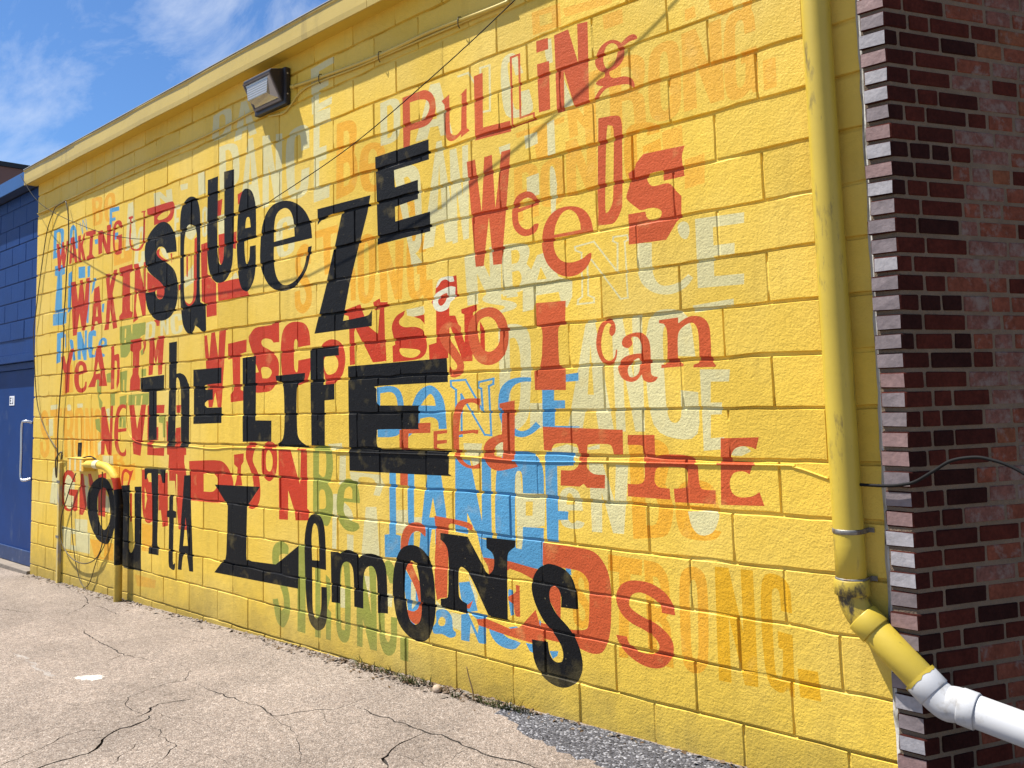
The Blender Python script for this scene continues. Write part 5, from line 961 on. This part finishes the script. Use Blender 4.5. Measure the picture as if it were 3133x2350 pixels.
fm = bpy.data.materials.new('far_worn_brickwork'); fm.use_nodes = True; t = fm.node_tree; g = t.nodes.new('ShaderNodeNewGeometry')
vd = t.nodes.new('ShaderNodeVectorMath'); vd.operation = 'DOT_PRODUCT'; vd.inputs[1].default_value = h; sp = t.nodes.new('ShaderNodeSeparateXYZ'); cb = t.nodes.new('ShaderNodeCombineXYZ')
br = t.nodes.new('ShaderNodeTexBrick'); br.inputs['Color1'].default_value = (0.145, 0.046, 0.028, 1); br.inputs['Color2'].default_value = (0.075, 0.024, 0.016, 1); br.inputs['Mortar'].default_value = (0.15, 0.11, 0.076, 1); br.inputs['Scale'].default_value = 1.0; br.inputs['Brick Width'].default_value = 0.195; br.inputs['Row Height'].default_value = CO; br.inputs['Mortar Size'].default_value = 0.0065
for a_, b_ in ((g.outputs['Position'], vd.inputs[0]), (g.outputs['Position'], sp.inputs[0]), (vd.outputs['Value'], cb.inputs[0]), (sp.outputs['Z'], cb.inputs[1]), (cb.outputs[0], br.inputs['Vector']), (br.outputs['Color'], t.nodes['Principled BSDF'].inputs['Base Color'])): t.links.new(a_, b_)
t.nodes['Principled BSDF'].inputs['Roughness'].default_value = 0.92
def slab(s0, s1, z0, z1):
    bm = bmesh.new(); q = [pc + h * s0 + nin * 0.0038, pc + h * s1 + nin * 0.0038, pc + h * s1 + nin * 0.08, pc + h * s0 + nin * 0.08]
    lo = [bm.verts.new((v.x, v.y, z0)) for v in q]; hi = [bm.verts.new((v.x, v.y, z1)) for v in q]
    for i in range(4): bm.faces.new((lo[i], lo[(i + 1) % 4], hi[(i + 1) % 4], hi[i]))
    bm.faces.new(hi); bm.faces.new(lo[::-1]); bmesh.ops.recalc_face_normals(bm, faces=bm.faces[:]); part('far_brickwork', bm, fm, bb)
slab(0.86, 6.0, -0.1, 4.59); slab(0.02, 0.859, zc, 4.59)
bb.rotation_euler = (0, 0.0125, 0); bb.location.x -= 0.0156          # the old corner leans slightly
# ------------------------------------------------------------------ downspout
pipe_y = mat('yellow_pipe_paint', (0.46, 0.33, 0.034), rough=0.42, var=0.07, vscale=4, bump=0.14, bscale=30, bdist=0.004, spec=0.5, grime=((0.10, 0.075, 0.03), 11, 0.57, 0.70, (1.3, 1.3, 0.35)))
pipe_y2 = mat('dirty_yellow_pipe_paint', (0.39, 0.28, 0.035), rough=0.45, var=0.1, vscale=5, bump=0.3, bscale=45, bdist=0.005, grime=((0.045, 0.035, 0.02), 18, 0.47, 0.60, (1, 1, 0.6)))
pvc = mat('white_pvc', (0.40, 0.40, 0.405), rough=0.6, var=0.04, vscale=5, bump=0.04, bscale=30, spec=0.5, grime=((0.22, 0.20, 0.17), 13, 0.56, 0.8, (1, 1, 1)))
strap = mat('zinc_strap', (0.22, 0.21, 0.19), rough=0.5, var=0.3, vscale=20, bump=0.3, metal=0.7, grime=((0.12, 0.08, 0.05), 25, 0.5, 0.65, (1, 1, 1)))
dp = empty('downspout', (0.281, -0.061, 0)); tag(dp, 'yellow painted round downspout ending in a slanted white plastic pipe', 'downspout')
px, py, pr = 0.282, -0.059, 0.0525
bm = bmesh.new(); tube(bm, [(px, py, z) for z in np.linspace(0.80, 3.80, 18)], pr, 28); part('pipe', bm, pipe_y, dp)
def ringb(z0, z1, r, m, name):
    bm = bmesh.new(); tube(bm, [(px, py, z0), (px, py, z0 + 0.002), (px, py, z1 - 0.002), (px, py, z1)], lambda u: r if 0.2 < u < 0.8 else r - 0.002, 28); return part(name, bm, m, dp)
ringb(0.799, 0.852, pr + 0.0080, pipe_y2, 'coupling')
bm = bmesh.new(); tube(bm, catmull([(px, py, 0.83), (px + 0.002, py, 0.795), (px + 0.010, py, 0.762), (px + 0.028, py, 0.730), (px + 0.052, py, 0.705)], 5), pr - 0.001, 28); part('elbow', bm, pipe_y2, dp, True)
ax = Vector((0.495 - 0.335, 0, 0.552 - 0.704)).normalized(); e0 = Vector((0.330, py, 0.709))
def seg(name, s0, s1, r, m, o0=e0, d=ax):
    bm = bmesh.new(); tube(bm, [o0 + d * s0, o0 + d * (s0 + 0.003), o0 + d * (s1 - 0.003), o0 + d * s1], lambda u: r if 0.05 < u < 0.95 else r - 0.0015, 28); return part(name, bm, m, dp)
seg('collar', -0.026, 0.036, pr + 0.006, pipe_y)
seg('pipe', 0.03, 0.25, pr, pipe_y)
seg('coupling', 0.222, 0.283, pr + 0.0065, pvc)
bm = bmesh.new(); tube(bm, [e0 + ax * 0.2205, e0 + ax * 0.229], pr + 0.0072, 28, cap=False)
for v in bm.verts:
    if (v.co - e0).dot(ax) > 0.226: v.co += ax * random.uniform(-0.004, 0.007)
part('paint_overspray', bm, pipe_y, dp)
e1 = e0 + ax * 0.272; d2 = Vector((0.22, 0, -0.040)).normalized()
p2 = e1 + ax * 0.03 + d2 * 0.078
bm = bmesh.new(); tube(bm, catmull([e1 - ax * 0.01, e1 + ax * 0.02, e1 + ax * 0.045 + d2 * 0.015, p2 - d2 * 0.02, p2 + d2 * 0.02], 6), pr + 0.003, 28); part('elbow', bm, pvc, dp, True)
seg('coupling', -0.012, 0.038, pr + 0.006, pvc, p2, d2)
seg('pipe', 0.02, 1.1, pr, pvc, p2, d2)
for z, nm in ((1.010, 'strap'), (0.842, 'strap')):
    s = ringb(z, z + 0.017, pr + 0.0025, strap, nm)
    for sx in (-1, 1):
        bm = bmesh.new(); xa, xb = sorted((px + sx * (pr - 0.004), px + sx * 0.072)); bx(bm, xa, xb, -0.008, -0.0055, z, z + 0.017)
        bx(bm, px + sx * pr - 0.0015, px + sx * pr + 0.0015, py, -0.0056, z, z + 0.017); part('strap_ear', bm, strap, s)

# ------------------------------------------------------------------ security light under the eave
lf = empty('wall_light', (-3.5, 0, 3.60)); tag(lf, 'dark bronze wall light with a ribbed glass lens under the eave', 'light')
bronze = mat('dark_bronze_metal', (0.022, 0.017, 0.016), rough=0.45, var=0.2, vscale=12, bump=0.1, spec=0.5)
frame_m = mat('weathered_bronze_edge', (0.16, 0.14, 0.135), rough=0.45, var=0.15, vscale=12, bump=0.1)
bm = bmesh.new(); bx(bm, -3.70, -3.315, -0.045, -0.002, 3.49, 3.745, 0.012); part('back_box', bm, bronze, lf)
bm = bmesh.new(); prism(bm, [(-0.02, 3.745), (-0.135, 3.715), (-0.142, 3.705), (-0.142, 3.692), (-0.050, 3.520), (-0.02, 3.505)], -3.678, -3.345); bmesh.ops.bevel(bm, geom=bm.edges[:], offset=0.004, segments=1, affect='EDGES'); hood = part('hood', bm, bronze, lf)
bm = bmesh.new()
fd = Vector((0, 0.092, -0.172)).normalized(); fnn = Vector((0, -0.172, -0.092)).normalized(); ft = Vector((0, -0.143, 3.690))
def fbar(bm, xa, xb, s0, s1, t=0.006):
    vs = []
    for x in (xa, xb):
        for s in (s0, s1):
            for q in (0.0, t): vs.append(bm.verts.new(Vector((x, 0, 0)) + ft + fd * s + fnn * q))
    for f in ((0, 1, 3, 2), (4, 6, 7, 5), (0, 4, 5, 1), (2, 3, 7, 6), (0, 2, 6, 4), (1, 5, 7, 3)): bm.faces.new([vs[i] for i in f])
Ls = 0.193
fbar(bm, -3.676, -3.347, 0.0, 0.012); fbar(bm, -3.676, -3.347, Ls - 0.016, Ls - 0.001); fbar(bm, -3.676, -3.666, 0.0125, Ls - 0.0165); fbar(bm, -3.357, -3.347, 0.0125, Ls - 0.0165)
bmesh.ops.recalc_face_normals(bm, faces=bm.faces[:]); part('lens_frame', bm, frame_m, lf)
glass = bpy.data.materials.new('prismatic_glass'); glass.use_nodes = True
gb = glass.node_tree.nodes['Principled BSDF']; gb.inputs['Base Color'].default_value = (0.38, 0.36, 0.34, 1); gb.inputs['Roughness'].default_value = 0.22; gb.inputs['Metallic'].default_value = 0.35; gb.inputs['Specular IOR Level'].default_value = 0.8; gb.inputs['Coat Weight'].default_value = 0.6
bm = bmesh.new()
x0, x1 = -3.664, -3.359; tA = ft + fd * 0.014; tB = ft + fd * (Ls - 0.018); apex = ft + fd * 0.115 + fnn * 0.052
prof = []
for i in range(15):
    u = i / 14; p = tA.lerp(apex, u) + (fnn * 0.0022 if i % 2 else Vector()); prof.append(p)
prof += [apex.lerp(tB, 0.35), apex.lerp(tB, 0.7), tB]
ra = [bm.verts.new((x0 + (0.0 if i in (0, len(prof) - 1) else 0.02 + 0.02 * i / len(prof)), p.y, p.z)) for i, p in enumerate(prof)]
rb = [bm.verts.new((x1 - (0.0 if i in (0, len(prof) - 1) else 0.02 + 0.02 * i / len(prof)), p.y, p.z)) for i, p in enumerate(prof)]
for i in range(len(prof) - 1): bm.faces.new((ra[i], ra[i + 1], rb[i + 1], rb[i]))
bm.faces.new(ra[::-1]); bm.faces.new(rb); bmesh.ops.recalc_face_normals(bm, faces=bm.faces[:]); part('lens', bm, glass, lf)
bolt_m = mat('bright_bolt', (0.6, 0.6, 0.6), rough=0.3, metal=0.8, bump=0)
for zz in (3.56, 3.70):
    bm = bmesh.new(); tube(bm, [(-3.315, -0.028, zz), (-3.311, -0.028, zz)], 0.005, 10); part('bolt', bm, bolt_m, lf)

# ------------------------------------------------------------------ conduits and cables
cond_m = mat('yellow_conduit_paint', (0.55, 0.40, 0.08), rough=0.45, var=0.1, vscale=6, bump=0.1)
dark_wire = mat('black_cable', (0.008, 0.0075, 0.0075), rough=0.7, spec=0.15, var=0.2, bump=0)
old_wire = mat('dull_brown_cable', (0.075, 0.055, 0.022), rough=0.6, var=0.3, vscale=6, bump=0)
def run(name, label, pts, r, m, cat='cable', n=6, seg=8, painted=False):
    P = catmull(pts, n); bm = bmesh.new(); fs = tube(bm, P, r, seg)
    if painted:
        bm.faces.ensure_lookup_table(); cs = np.array([(f.calc_center_median().x, f.calc_center_median().z) for f in fs]); pi = paint_index(cs)
        for f, c in zip(fs, pi): f.material_index = int(c)
        o = part(name, bm, PM, None)
    else: o = part(name, bm, m, None)
    return tag(o, label, cat)
cond = empty('conduit', CONDUIT[0]); tag(cond, 'thin yellow conduit running right from the wall light under the eave', 'conduit')
bm = bmesh.new(); tube(bm, catmull(CONDUIT, 6), 0.0105, 10); part('tube', bm, cond_m, cond)
bm = bmesh.new(); q = Vector(CONDUIT[0]); tube(bm, [q - Vector((0.01, 0, 0)), q + Vector((0.03, 0, 0.0))], 0.015, 10); part('connector', bm, cond_m, cond)
P = catmull(CONDUIT, 6)
for i in (8, 16, 27):
    if i < len(P):
        bm = bmesh.new(); p = P[i]; tube(bm, [p + Vector((0, 0.01, 0.022)), p + Vector((0, -0.008, 0.016)), p + Vector((0, -0.014, 0)), p + Vector((0, -0.012, -0.03)), p + Vector((0, 0.0, -0.045))], 0.003, 6); part('tie', bm, old_wire, cond)
run('cable', 'thin yellow painted cable looping under the wall light and along the conduit', CABLE_TOP, 0.006, cond_m)
run('cable', 'thin yellow painted cable running left from the wall light to the wall end', CABLE_LEFT, 0.0075, cond_m)
run('cable', 'painted cable stapled along the middle joint across the mural', PHONE, 0.0042, None, n=14, painted=True)
run('cable', 'dark cable curving down along the left end of the yellow wall', HANG_A, 0.0045, old_wire)
run('cable', 'dark cable hanging straight down beside the blue letters at the left', HANG_B, 0.0055, old_wire)
run('cable', 'dark cable drooping in a wide round loop below the left pipe elbow', LOOP, 0.005, old_wire)
run('cable', 'thin cable hanging in a narrow V down to the ground near the left pipe', VLOOP, 0.004, old_wire)
run('cable', 'tangled knot of dark cable above the thin yellow post', KNOT, 0.0065, old_wire)
WIRE = [(-8.09, -0.118, 3.93), (-7.717, -0.119, 3.652), (-7.342, -0.12, 3.46), (-6.707, -0.129, 3.233), (-5.971, -0.138, 3.01), (-5.481, -0.14, 2.896), (-5.118, -0.141, 2.836), (-4.666, -0.139, 2.803), (-4.096, -0.140, 2.797), (-3.446, -0.144, 2.812), (-3.251, -0.149, 2.838), (-2.455, -0.155, 2.996), (-1.698, -0.156, 3.228), (-1.152, -0.150, 3.431), (-0.62, -0.145, 3.66), (-0.2, -0.128, 3.87)]
run('overhead_wire', 'thin dark wire sagging in front of the mural from eave to eave', WIRE, 0.0028, dark_wire, 'wire', n=8)
run('cable', 'black cable arching across the brick corner at the right', BLACK, 0.0055, dark_wire, n=8)

# ------------------------------------------------------------------ gas service at the left: box, pipe and slim post
gs = empty('gas_pipe', (-5.74, -0.06, 0)); tag(gs, 'fat yellow pipe with black painted band bending down beside the letter O', 'pipe')
GP = catmull([(-6.42, -0.075, 1.045), (-6.214, -0.075, 1.051), (-6.094, -0.075, 1.048), (-5.985, -0.073, 1.036), (-5.893, -0.07, 1.005), (-5.835, -0.066, 0.963), (-5.802, -0.062, 0.918), (-5.765, -0.06, 0.788)], 6)
gr = 0.032
GP = [Vector(p) for p in GP] + [Vector((-5.755, -0.06, z)) for z in np.linspace(0.74, -0.1, 22)]
bands = [(0.985, 9, 'YL'), (0.905, 0.985, 'RD'), (0.878, 0.905, 'YL'), (0.30, 0.878, 'BK'), (-1, 0.30, 'YL')]
bm = bmesh.new(); fs = tube(bm, GP, gr, 20); bm.normal_update()
for f in fs:
    c = f.calc_center_median(); s = c.z + 0.25 * max(0.0, -5.72 - c.x) * (1 if c.z > 0.85 else 0); code = 'YL'
    if 0.868 < c.z < 0.955 and c.x > -5.93: code = 'RD'
    elif 0.255 < c.z < 0.868 and c.x > -5.85: code = 'BK'
    f.material_index = CODES.index(code)
part('pipe', bm, PM, gs)
bm = bmesh.new(); tube(bm, [(-6.20, -0.075, 1.051), (-6.195, -0.075, 1.051), (-6.12, -0.075, 1.050), (-6.115, -0.075, 1.050)], gr + 0.005, 20); part('coupling', bm, mat('pale_yellow_coupling', (0.78, 0.66, 0.34), rough=0.35, var=0.05, bump=0.05), gs)
box = empty('meter_box', (-6.56, -0.05, 1.04)); tag(box, 'small yellow box with painted stripes fixed to the wall at the left', 'box')
bm = bmesh.new(); bx(bm, -6.745, -6.382, -0.104, -0.001, 0.985, 1.093, 0.004)
fsz = bm.faces[:]; bmesh.ops.subdivide_edges(bm, edges=[e for e in bm.edges if abs(e.verts[0].co.x - e.verts[1].co.x) > 0.1], cuts=8)
for f in bm.faces:
    c = f.calc_center_median()
    if f.normal.y < -0.5 or c.y < -0.1: f.material_index = CODES.index(['LO', 'CR', 'LO', 'LO', 'CR', 'LO', 'LO', 'CR', 'LO'][int(max(0, min(8, (c.x + 6.745) / 0.0404)))])
part('body', bm, PM, box)
bm = bmesh.new(); bx(bm, -6.748, -6.379, -0.1065, -0.0015, 1.0935, 1.0965); part('lid', bm, PAINT['YL'], box)
run('cable', 'short black cable arching over the small yellow box', SMALLARC, 0.006, dark_wire)
post = empty('slim_post', (-7.14, -0.03, 0)); tag(post, 'slim yellow square conduit post standing against the far left wall', 'post')
bm = bmesh.new(); bx(bm, -7.163, -7.122, -0.032, -0.001, -0.08, 1.035, 0.003); part('channel', bm, mat('faded_yellow_channel', (0.62, 0.46, 0.11), rough=0.5, var=0.15, vscale=5, bump=0.15, grime=((0.35, 0.30, 0.22), 8, 0.5, 0.62, (1, 1, 0.4))), post)
for zz in (0.35, 0.85):
    bm = bmesh.new(); bx(bm, -7.18, -7.105, -0.0345, -0.0325, zz, zz + 0.022); part('clip', bm, strap, post)

# ------------------------------------------------------------------ blue neighbour at the far left
blue = mat('blue_wall_paint', (0.0045, 0.033, 0.142), rough=0.5, var=0.12, vscale=3, bump=0.4, bscale=70, bdist=0.005, spec=0.2, pits=True)
blue_door = mat('blue_door_paint', (0.004, 0.033, 0.148), rough=0.5, var=0.15, vscale=2.5, bump=0.06, bscale=18, spec=0.15, grime=((0.07, 0.10, 0.17), 3.2, 0.58, 0.80, (1, 1, 0.5)))
concrete = mat('dusty_concrete', (0.20, 0.165, 0.13), rough=0.9, var=0.2, vscale=6, bump=0.7, bscale=40, bdist=0.01)
nb = empty('blue_block_building', (-10.0, 0.1, 0)); tag(nb, 'blue painted block wall with door adjoining the yellow wall at the left', 'building')
BY = 0.028
proto = {}
def bblock(w, hh):
    k = (round(w, 3), round(hh, 3))
    if k not in proto:
        bm = bmesh.new(); bx(bm, -w / 2, w / 2, 0, 0.05, -hh / 2, hh / 2, 0.006); me = bpy.data.meshes.new('block'); bm.to_mesh(me); bm.free(); me.materials.append(blue); proto[k] = me
    return proto[k]
DX0, DX1, DZT, LZ = -9.35, -8.02, 1.955, 2.12
for n in range(-13, 7):
    zb, zt = cz(n); zb += 0.005; zt -= 0.005; o2 = 0.0 if n % 2 == 0 else BW / 2
    zt = min(zt, ZT)
    for k in range(0, 7):
        xb = XL - 0.010 - k * BW + (BW - o2 if o2 else 0) - (0 if o2 else 0); xa = xb - BW + 0.007
        xb = min(xb, XL - 0.010)
        if xb - xa < 0.05: continue
        if zb < LZ and xb > DX0 - 0.07:
            if xa > DX0 - 0.07: continue
            xb = DX0 - 0.075
            if xb - xa < 0.05: continue
        o = bpy.data.objects.new('block', bblock(xb - xa, zt - zb)); o.location = Vector(((xa + xb) / 2, BY + random.uniform(-0.002, 0.002), (zt + zb) / 2)) - Vector(nb.location); link(o, nb)
bm = bmesh.new(); bx(bm, -17.9, DX0 - 0.07, BY + 0.008, 0.3, -0.15, ZT - 0.003); bx(bm, DX0 - 0.069, XL - 0.004, BY + 0.0085, 0.3, LZ, ZT - 0.004); part('mortar', bm, blue, nb)
bm = bmesh.new(); bx(bm, DX0 - 0.06, XL - 0.006, 0.012, 0.2, LZ - 0.09, LZ - 0.006, 0.004); part('lintel', bm, blue, nb)
dr = empty('door', (0, 0, 0)); dr.parent = nb; dr.location = Vector((-8.7, 0.09, 0.1)) - Vector(nb.location)
def dpart(name, bm, m, p=dr):
    me = bpy.data.meshes.new(name); o0 = Vector((-8.7, 0.09, 0.1))
    for v in bm.verts: v.co -= o0
    bm.to_mesh(me); bm.free(); me.materials.append(m); o = bpy.data.objects.new(name, me); return link(o, p)
bm = bmesh.new(); bx(bm, DX0, DX1, 0.09, 0.135, -0.035, DZT, 0.003); dpart('door_leaf', bm, blue_door)
bm = bmesh.new(); bx(bm, DX0 - 0.055, DX0 - 0.004, 0.05, 0.14, -0.06, LZ - 0.095); bx(bm, DX0 - 0.003, DX1 + 0.06, 0.062, 0.14, DZT + 0.004, LZ - 0.096); bx(bm, DX1 + 0.004, XL - 0.008, 0.05, 0.14, -0.06, LZ - 0.095); dpart('door_frame', bm, blue)
steel = mat('brushed_steel', (0.55, 0.57, 0.60), rough=0.28, metal=0.9, var=0.05, bump=0)
hx = -8.29
bm = bmesh.new(); tube(bm, catmull([(hx + 0.10, 0.088, 1.40), (hx + 0.06, 0.03, 1.415), (hx, 0.02, 1.38), (hx, 0.02, 1.10), (hx, 0.02, 0.86), (hx + 0.06, 0.03, 0.82), (hx + 0.10, 0.088, 0.835)], 6), 0.014, 12); dpart('handle', bm, steel)
bm = bmesh.new(); bx(bm, -8.90, -8.75, 0.0855, 0.0885, 1.585, 1.685); stk = dpart('sticker', bm, mat('white_sticker', (0.75, 0.76, 0.78), bump=0, var=0.05))
dk = mat('sticker_print', (0.03, 0.04, 0.07), bump=0, var=0.05)
bm = bmesh.new()
for (a, b, c, d) in ((-8.885, -8.872, 1.60, 1.67), (-8.872, -8.84, 1.657, 1.67), (-8.872, -8.845, 1.629, 1.641), (-8.872, -8.84, 1.60, 1.612), (-8.80, -8.786, 1.60, 1.67), (-8.822, -8.80, 1.60, 1.613)): bx(bm, a, b, 0.0842, 0.0853, c, d)
dpart('print', bm, dk)
bm = bmesh.new(); bx(bm, DX0, DX1, 0.068, 0.0885, -0.033, 0.11, 0.004); dpart('kick_plate', bm, mat('scuffed_kick_plate', (0.012, 0.035, 0.11), rough=0.5, var=0.2, vscale=10, bump=0.2, grime=((0.25, 0.27, 0.32), 12, 0.56, 0.66, (1, 1, 0.3))))
bm = bmesh.new(); bx(bm, DX0 - 0.06, XL - 0.002, -0.03, 0.14, -0.13, -0.038, 0.008); part('threshold', bm, concrete, nb)
bm = bmesh.new(); bx(bm, -17.9, -8.0075, -0.098, 0.012, ZS + 0.001, ZS + 0.02); part('soffit', bm, mat('dark_blue_soffit', (0.012, 0.03, 0.08), bump=0.1), nb)
bm = bmesh.new(); bx(bm, -17.9, -8.0085, -0.108, -0.0985, ZS - 0.004, ZS + 0.138, 0.003); part('fascia_panel', bm, blue_mat_f, nb)
bm = bmesh.new(); bx(bm, -17.9, -8.0075, -0.055, 7.0, ZS + 0.10, ZS + 0.137); part('roof', bm, roof_mat, nb)

# far brick building above the roofs
fb = empty('brick_warehouse', (-18.5, 3, 0)); tag(fb, 'dark red brick building with black coping behind the blue roof', 'building')
farb = bpy.data.materials.new('far_brick'); farb.use_nodes = True; t = farb.node_tree; g = t.nodes.new('ShaderNodeNewGeometry'); mpn = t.nodes.new('ShaderNodeMapping'); mpn.inputs['Rotation'].default_value = (R(90), 0, R(90))
br = t.nodes.new('ShaderNodeTexBrick'); br.inputs['Color1'].default_value = (0.17, 0.05, 0.033, 1); br.inputs['Color2'].default_value = (0.10, 0.032, 0.025, 1); br.inputs['Mortar'].default_value = (0.19, 0.10, 0.08, 1); br.inputs['Scale'].default_value = 1.0; br.inputs['Brick Width'].default_value = 0.2; br.inputs['Row Height'].default_value = 0.068; br.inputs['Mortar Size'].default_value = 0.010
t.links.new(g.outputs['Position'], mpn.inputs['Vector']); t.links.new(mpn.outputs['Vector'], br.inputs['Vector']); t.links.new(br.outputs['Color'], t.nodes['Principled BSDF'].inputs['Base Color']); t.nodes['Principled BSDF'].inputs['Roughness'].default_value = 0.85
XF = -18.5; ZF = 6.65
bm = bmesh.new(); bx(bm, XF - 8, XF, -2.5, 14, -0.4, ZF); part('wall', bm, farb, fb)
bm = bmesh.new(); bx(bm, XF - 8.05, XF + 0.05, -2.55, 14.05, ZF + 0.002, ZF + 0.10); part('coping', bm, mat('black_coping', (0.012, 0.012, 0.014), rough=0.4, bump=0), fb)

# ------------------------------------------------------------------ weeds, litter and stones along the foot of the wall
leaf_m = mat('weed_leaf', (0.075, 0.115, 0.028), rough=0.55, var=0.35, vscale=40, bump=0)
dry_m = mat('dry_stalk', (0.14, 0.085, 0.035), rough=0.8, var=0.3, vscale=30, bump=0)
def blade(bm, base, d, ln, w, m, bend):
    d = d.normalized(); side = d.cross(Vector((0, 0, 1))).normalized() if abs(d.z) < 0.98 else Vector((1, 0, 0)); prev = None
    for i in range(5):
        u = i / 4; p = base + d * ln * u + Vector((d.x, d.y, 0)) * bend * u * u * ln - Vector((0, 0, 1)) * bend * 0.6 * u * u * ln; ww = w * (1 - u) ** 0.6 * (0.5 + 1.2 * u if u < 0.4 else 1)
        a = bm.verts.new(p - side * ww); b = bm.verts.new(p + side * ww)
        if prev: f = bm.faces.new((prev[0], prev[1], b, a)); f.material_index = m
        prev = (a, b)
plabels = ['small green weed sprouting left of the leaf litter', 'low weed clump just right of the tiny sprout', 'dense dark green grass clump left of the stone', 'narrow grass tuft just left of the stone', 'sparse tuft just right of the stone', 'thin grass between the stone and dry stalk', 'grass tuft right of the dry stalk', 'second grass tuft right of the dry stalk', 'leafy weed at the left tip of the dark asphalt patch', 'short grass on the dark patch edge by the wall']
psize = [(0.11, 26), (0.08, 26), (0.09, 60), (0.09, 18), (0.06, 16), (0.05, 20), (0.08, 40), (0.08, 40), (0.10, 36), (0.08, 24)]
for i, (a, b) in enumerate(PLANTS):
    b = min(b, -0.03); hgt, cnt = psize[i]; root = Vector((a, b, ZG(a) - 0.004)); bm = bmesh.new(); rs = random.Random(i)
    for k in range(cnt):
        ang = rs.uniform(0, 6.28); bs = root + Vector((rs.uniform(-1, 1) * (0.07 if cnt > 20 else 0.035), min(0, rs.uniform(-1, 0.3)) * 0.02, 0))
        blade(bm, bs, Vector((math.cos(ang) * 0.5, -abs(math.sin(ang)) * 0.4, 1)), hgt * rs.uniform(0.4, 1.1), rs.uniform(0.0016, 0.0042), 1 if rs.random() < 0.22 else 0, rs.uniform(0.1, 0.7))
    o = empty('weed', root); tag(o, plabels[i], 'plant', 'weeds along the foot of the wall'); part('blades', bm, [leaf_m, dry_m], o)
stone_m = mat('tan_stone', (0.40, 0.30, 0.21), rough=0.8, var=0.2, vscale=30, bump=0.5, bscale=60, bdist=0.004)
def rock(bm, c, s, seed):
    rs = random.Random(seed); r = bmesh.ops.create_icosphere(bm, subdivisions=2, radius=1.0)
    ph = [rs.uniform(0, 6) for _ in range(6)]
    for v in r['verts']:
        k = 1 + 0.12 * math.sin(v.co.x * 3 + ph[0]) + 0.1 * math.sin(v.co.y * 4 + ph[1]) + 0.1 * math.sin(v.co.z * 3 + ph[2]); v.co = Vector((v.co.x * s[0] * k, v.co.y * s[1] * k, v.co.z * s[2] * k)) + Vector(c)
bm = bmesh.new(); sx_, sy_ = STONE; rock(bm, (sx_, sy_, ZG(sx_) + 0.016), (0.028, 0.021, 0.021), 3); o = part('stone', bm, stone_m, None, True); tag(o, 'rounded tan stone lying at the foot of the wall', 'stone')
bm = bmesh.new(); tx_, ty_ = TWIG; b0 = Vector((tx_, ty_, ZG(tx_) - 0.005)); b1 = Vector(TWIGTOP); tube(bm, catmull([b0, b0.lerp(b1, 0.35) + Vector((0.006, 0, 0)), b0.lerp(b1, 0.7), b1], 4), lambda u: 0.0042 - 0.0018 * u, 6); part_o = part('dry_stalk', bm, dry_m, None); tag(part_o, 'single dry brown stalk standing up against the wall', 'stalk')
bm = bmesh.new(); rs = random.Random(5)
for i in range(1300):
    x = rs.uniform(-7.9, 0.35) if i > 700 else rs.gauss(-2.2, 0.5)
    y = -abs(rs.gauss(0.0, 0.05)) - 0.006; z = ZG(x) + rs.uniform(0.001, 0.008); s = rs.uniform(0.003, 0.014); a = rs.uniform(0, 6.28); tl = rs.uniform(-0.5, 0.5)
    vs = [bm.verts.new((x + math.cos(a + q) * s * k, y + math.sin(a + q) * s * k, z + math.sin(q + tl) * s * 0.35)) for q, k in ((0, 1.5), (1.4, 0.6), (3.14, 1.4), (4.6, 0.7))]
    f = bm.faces.new(vs); f.material_index = rs.choice([0, 0, 1])
o = part('leaf_litter', bm, [mat('brown_litter', (0.10, 0.06, 0.03), var=0.4, vscale=60, bump=0), mat('grey_litter', (0.16, 0.13, 0.10), var=0.4, vscale=60, bump=0)], None); tag(o, 'brown dead leaves and grit along the foot of the wall', 'leaf litter', kind='stuff')
bm = bmesh.new()
for i in range(110):
    x, y = rs.choice(RUBBLE); x += rs.gauss(0, 0.16); y = min(-0.01, y + rs.gauss(0, 0.03)); s = rs.uniform(0.004, 0.013)
    rock(bm, (x, y, ZG(x) + s * 0.4), (s, s * rs.uniform(0.6, 1), s * rs.uniform(0.5, 0.8)), i)
o = part('gravel', bm, [mat('loose_gravel', (0.22, 0.18, 0.145), rough=0.9, var=0.4, vscale=40, bump=0.3)], None); tag(o, 'loose gravel crumbs scattered at the foot of the wall', 'gravel', kind='stuff')
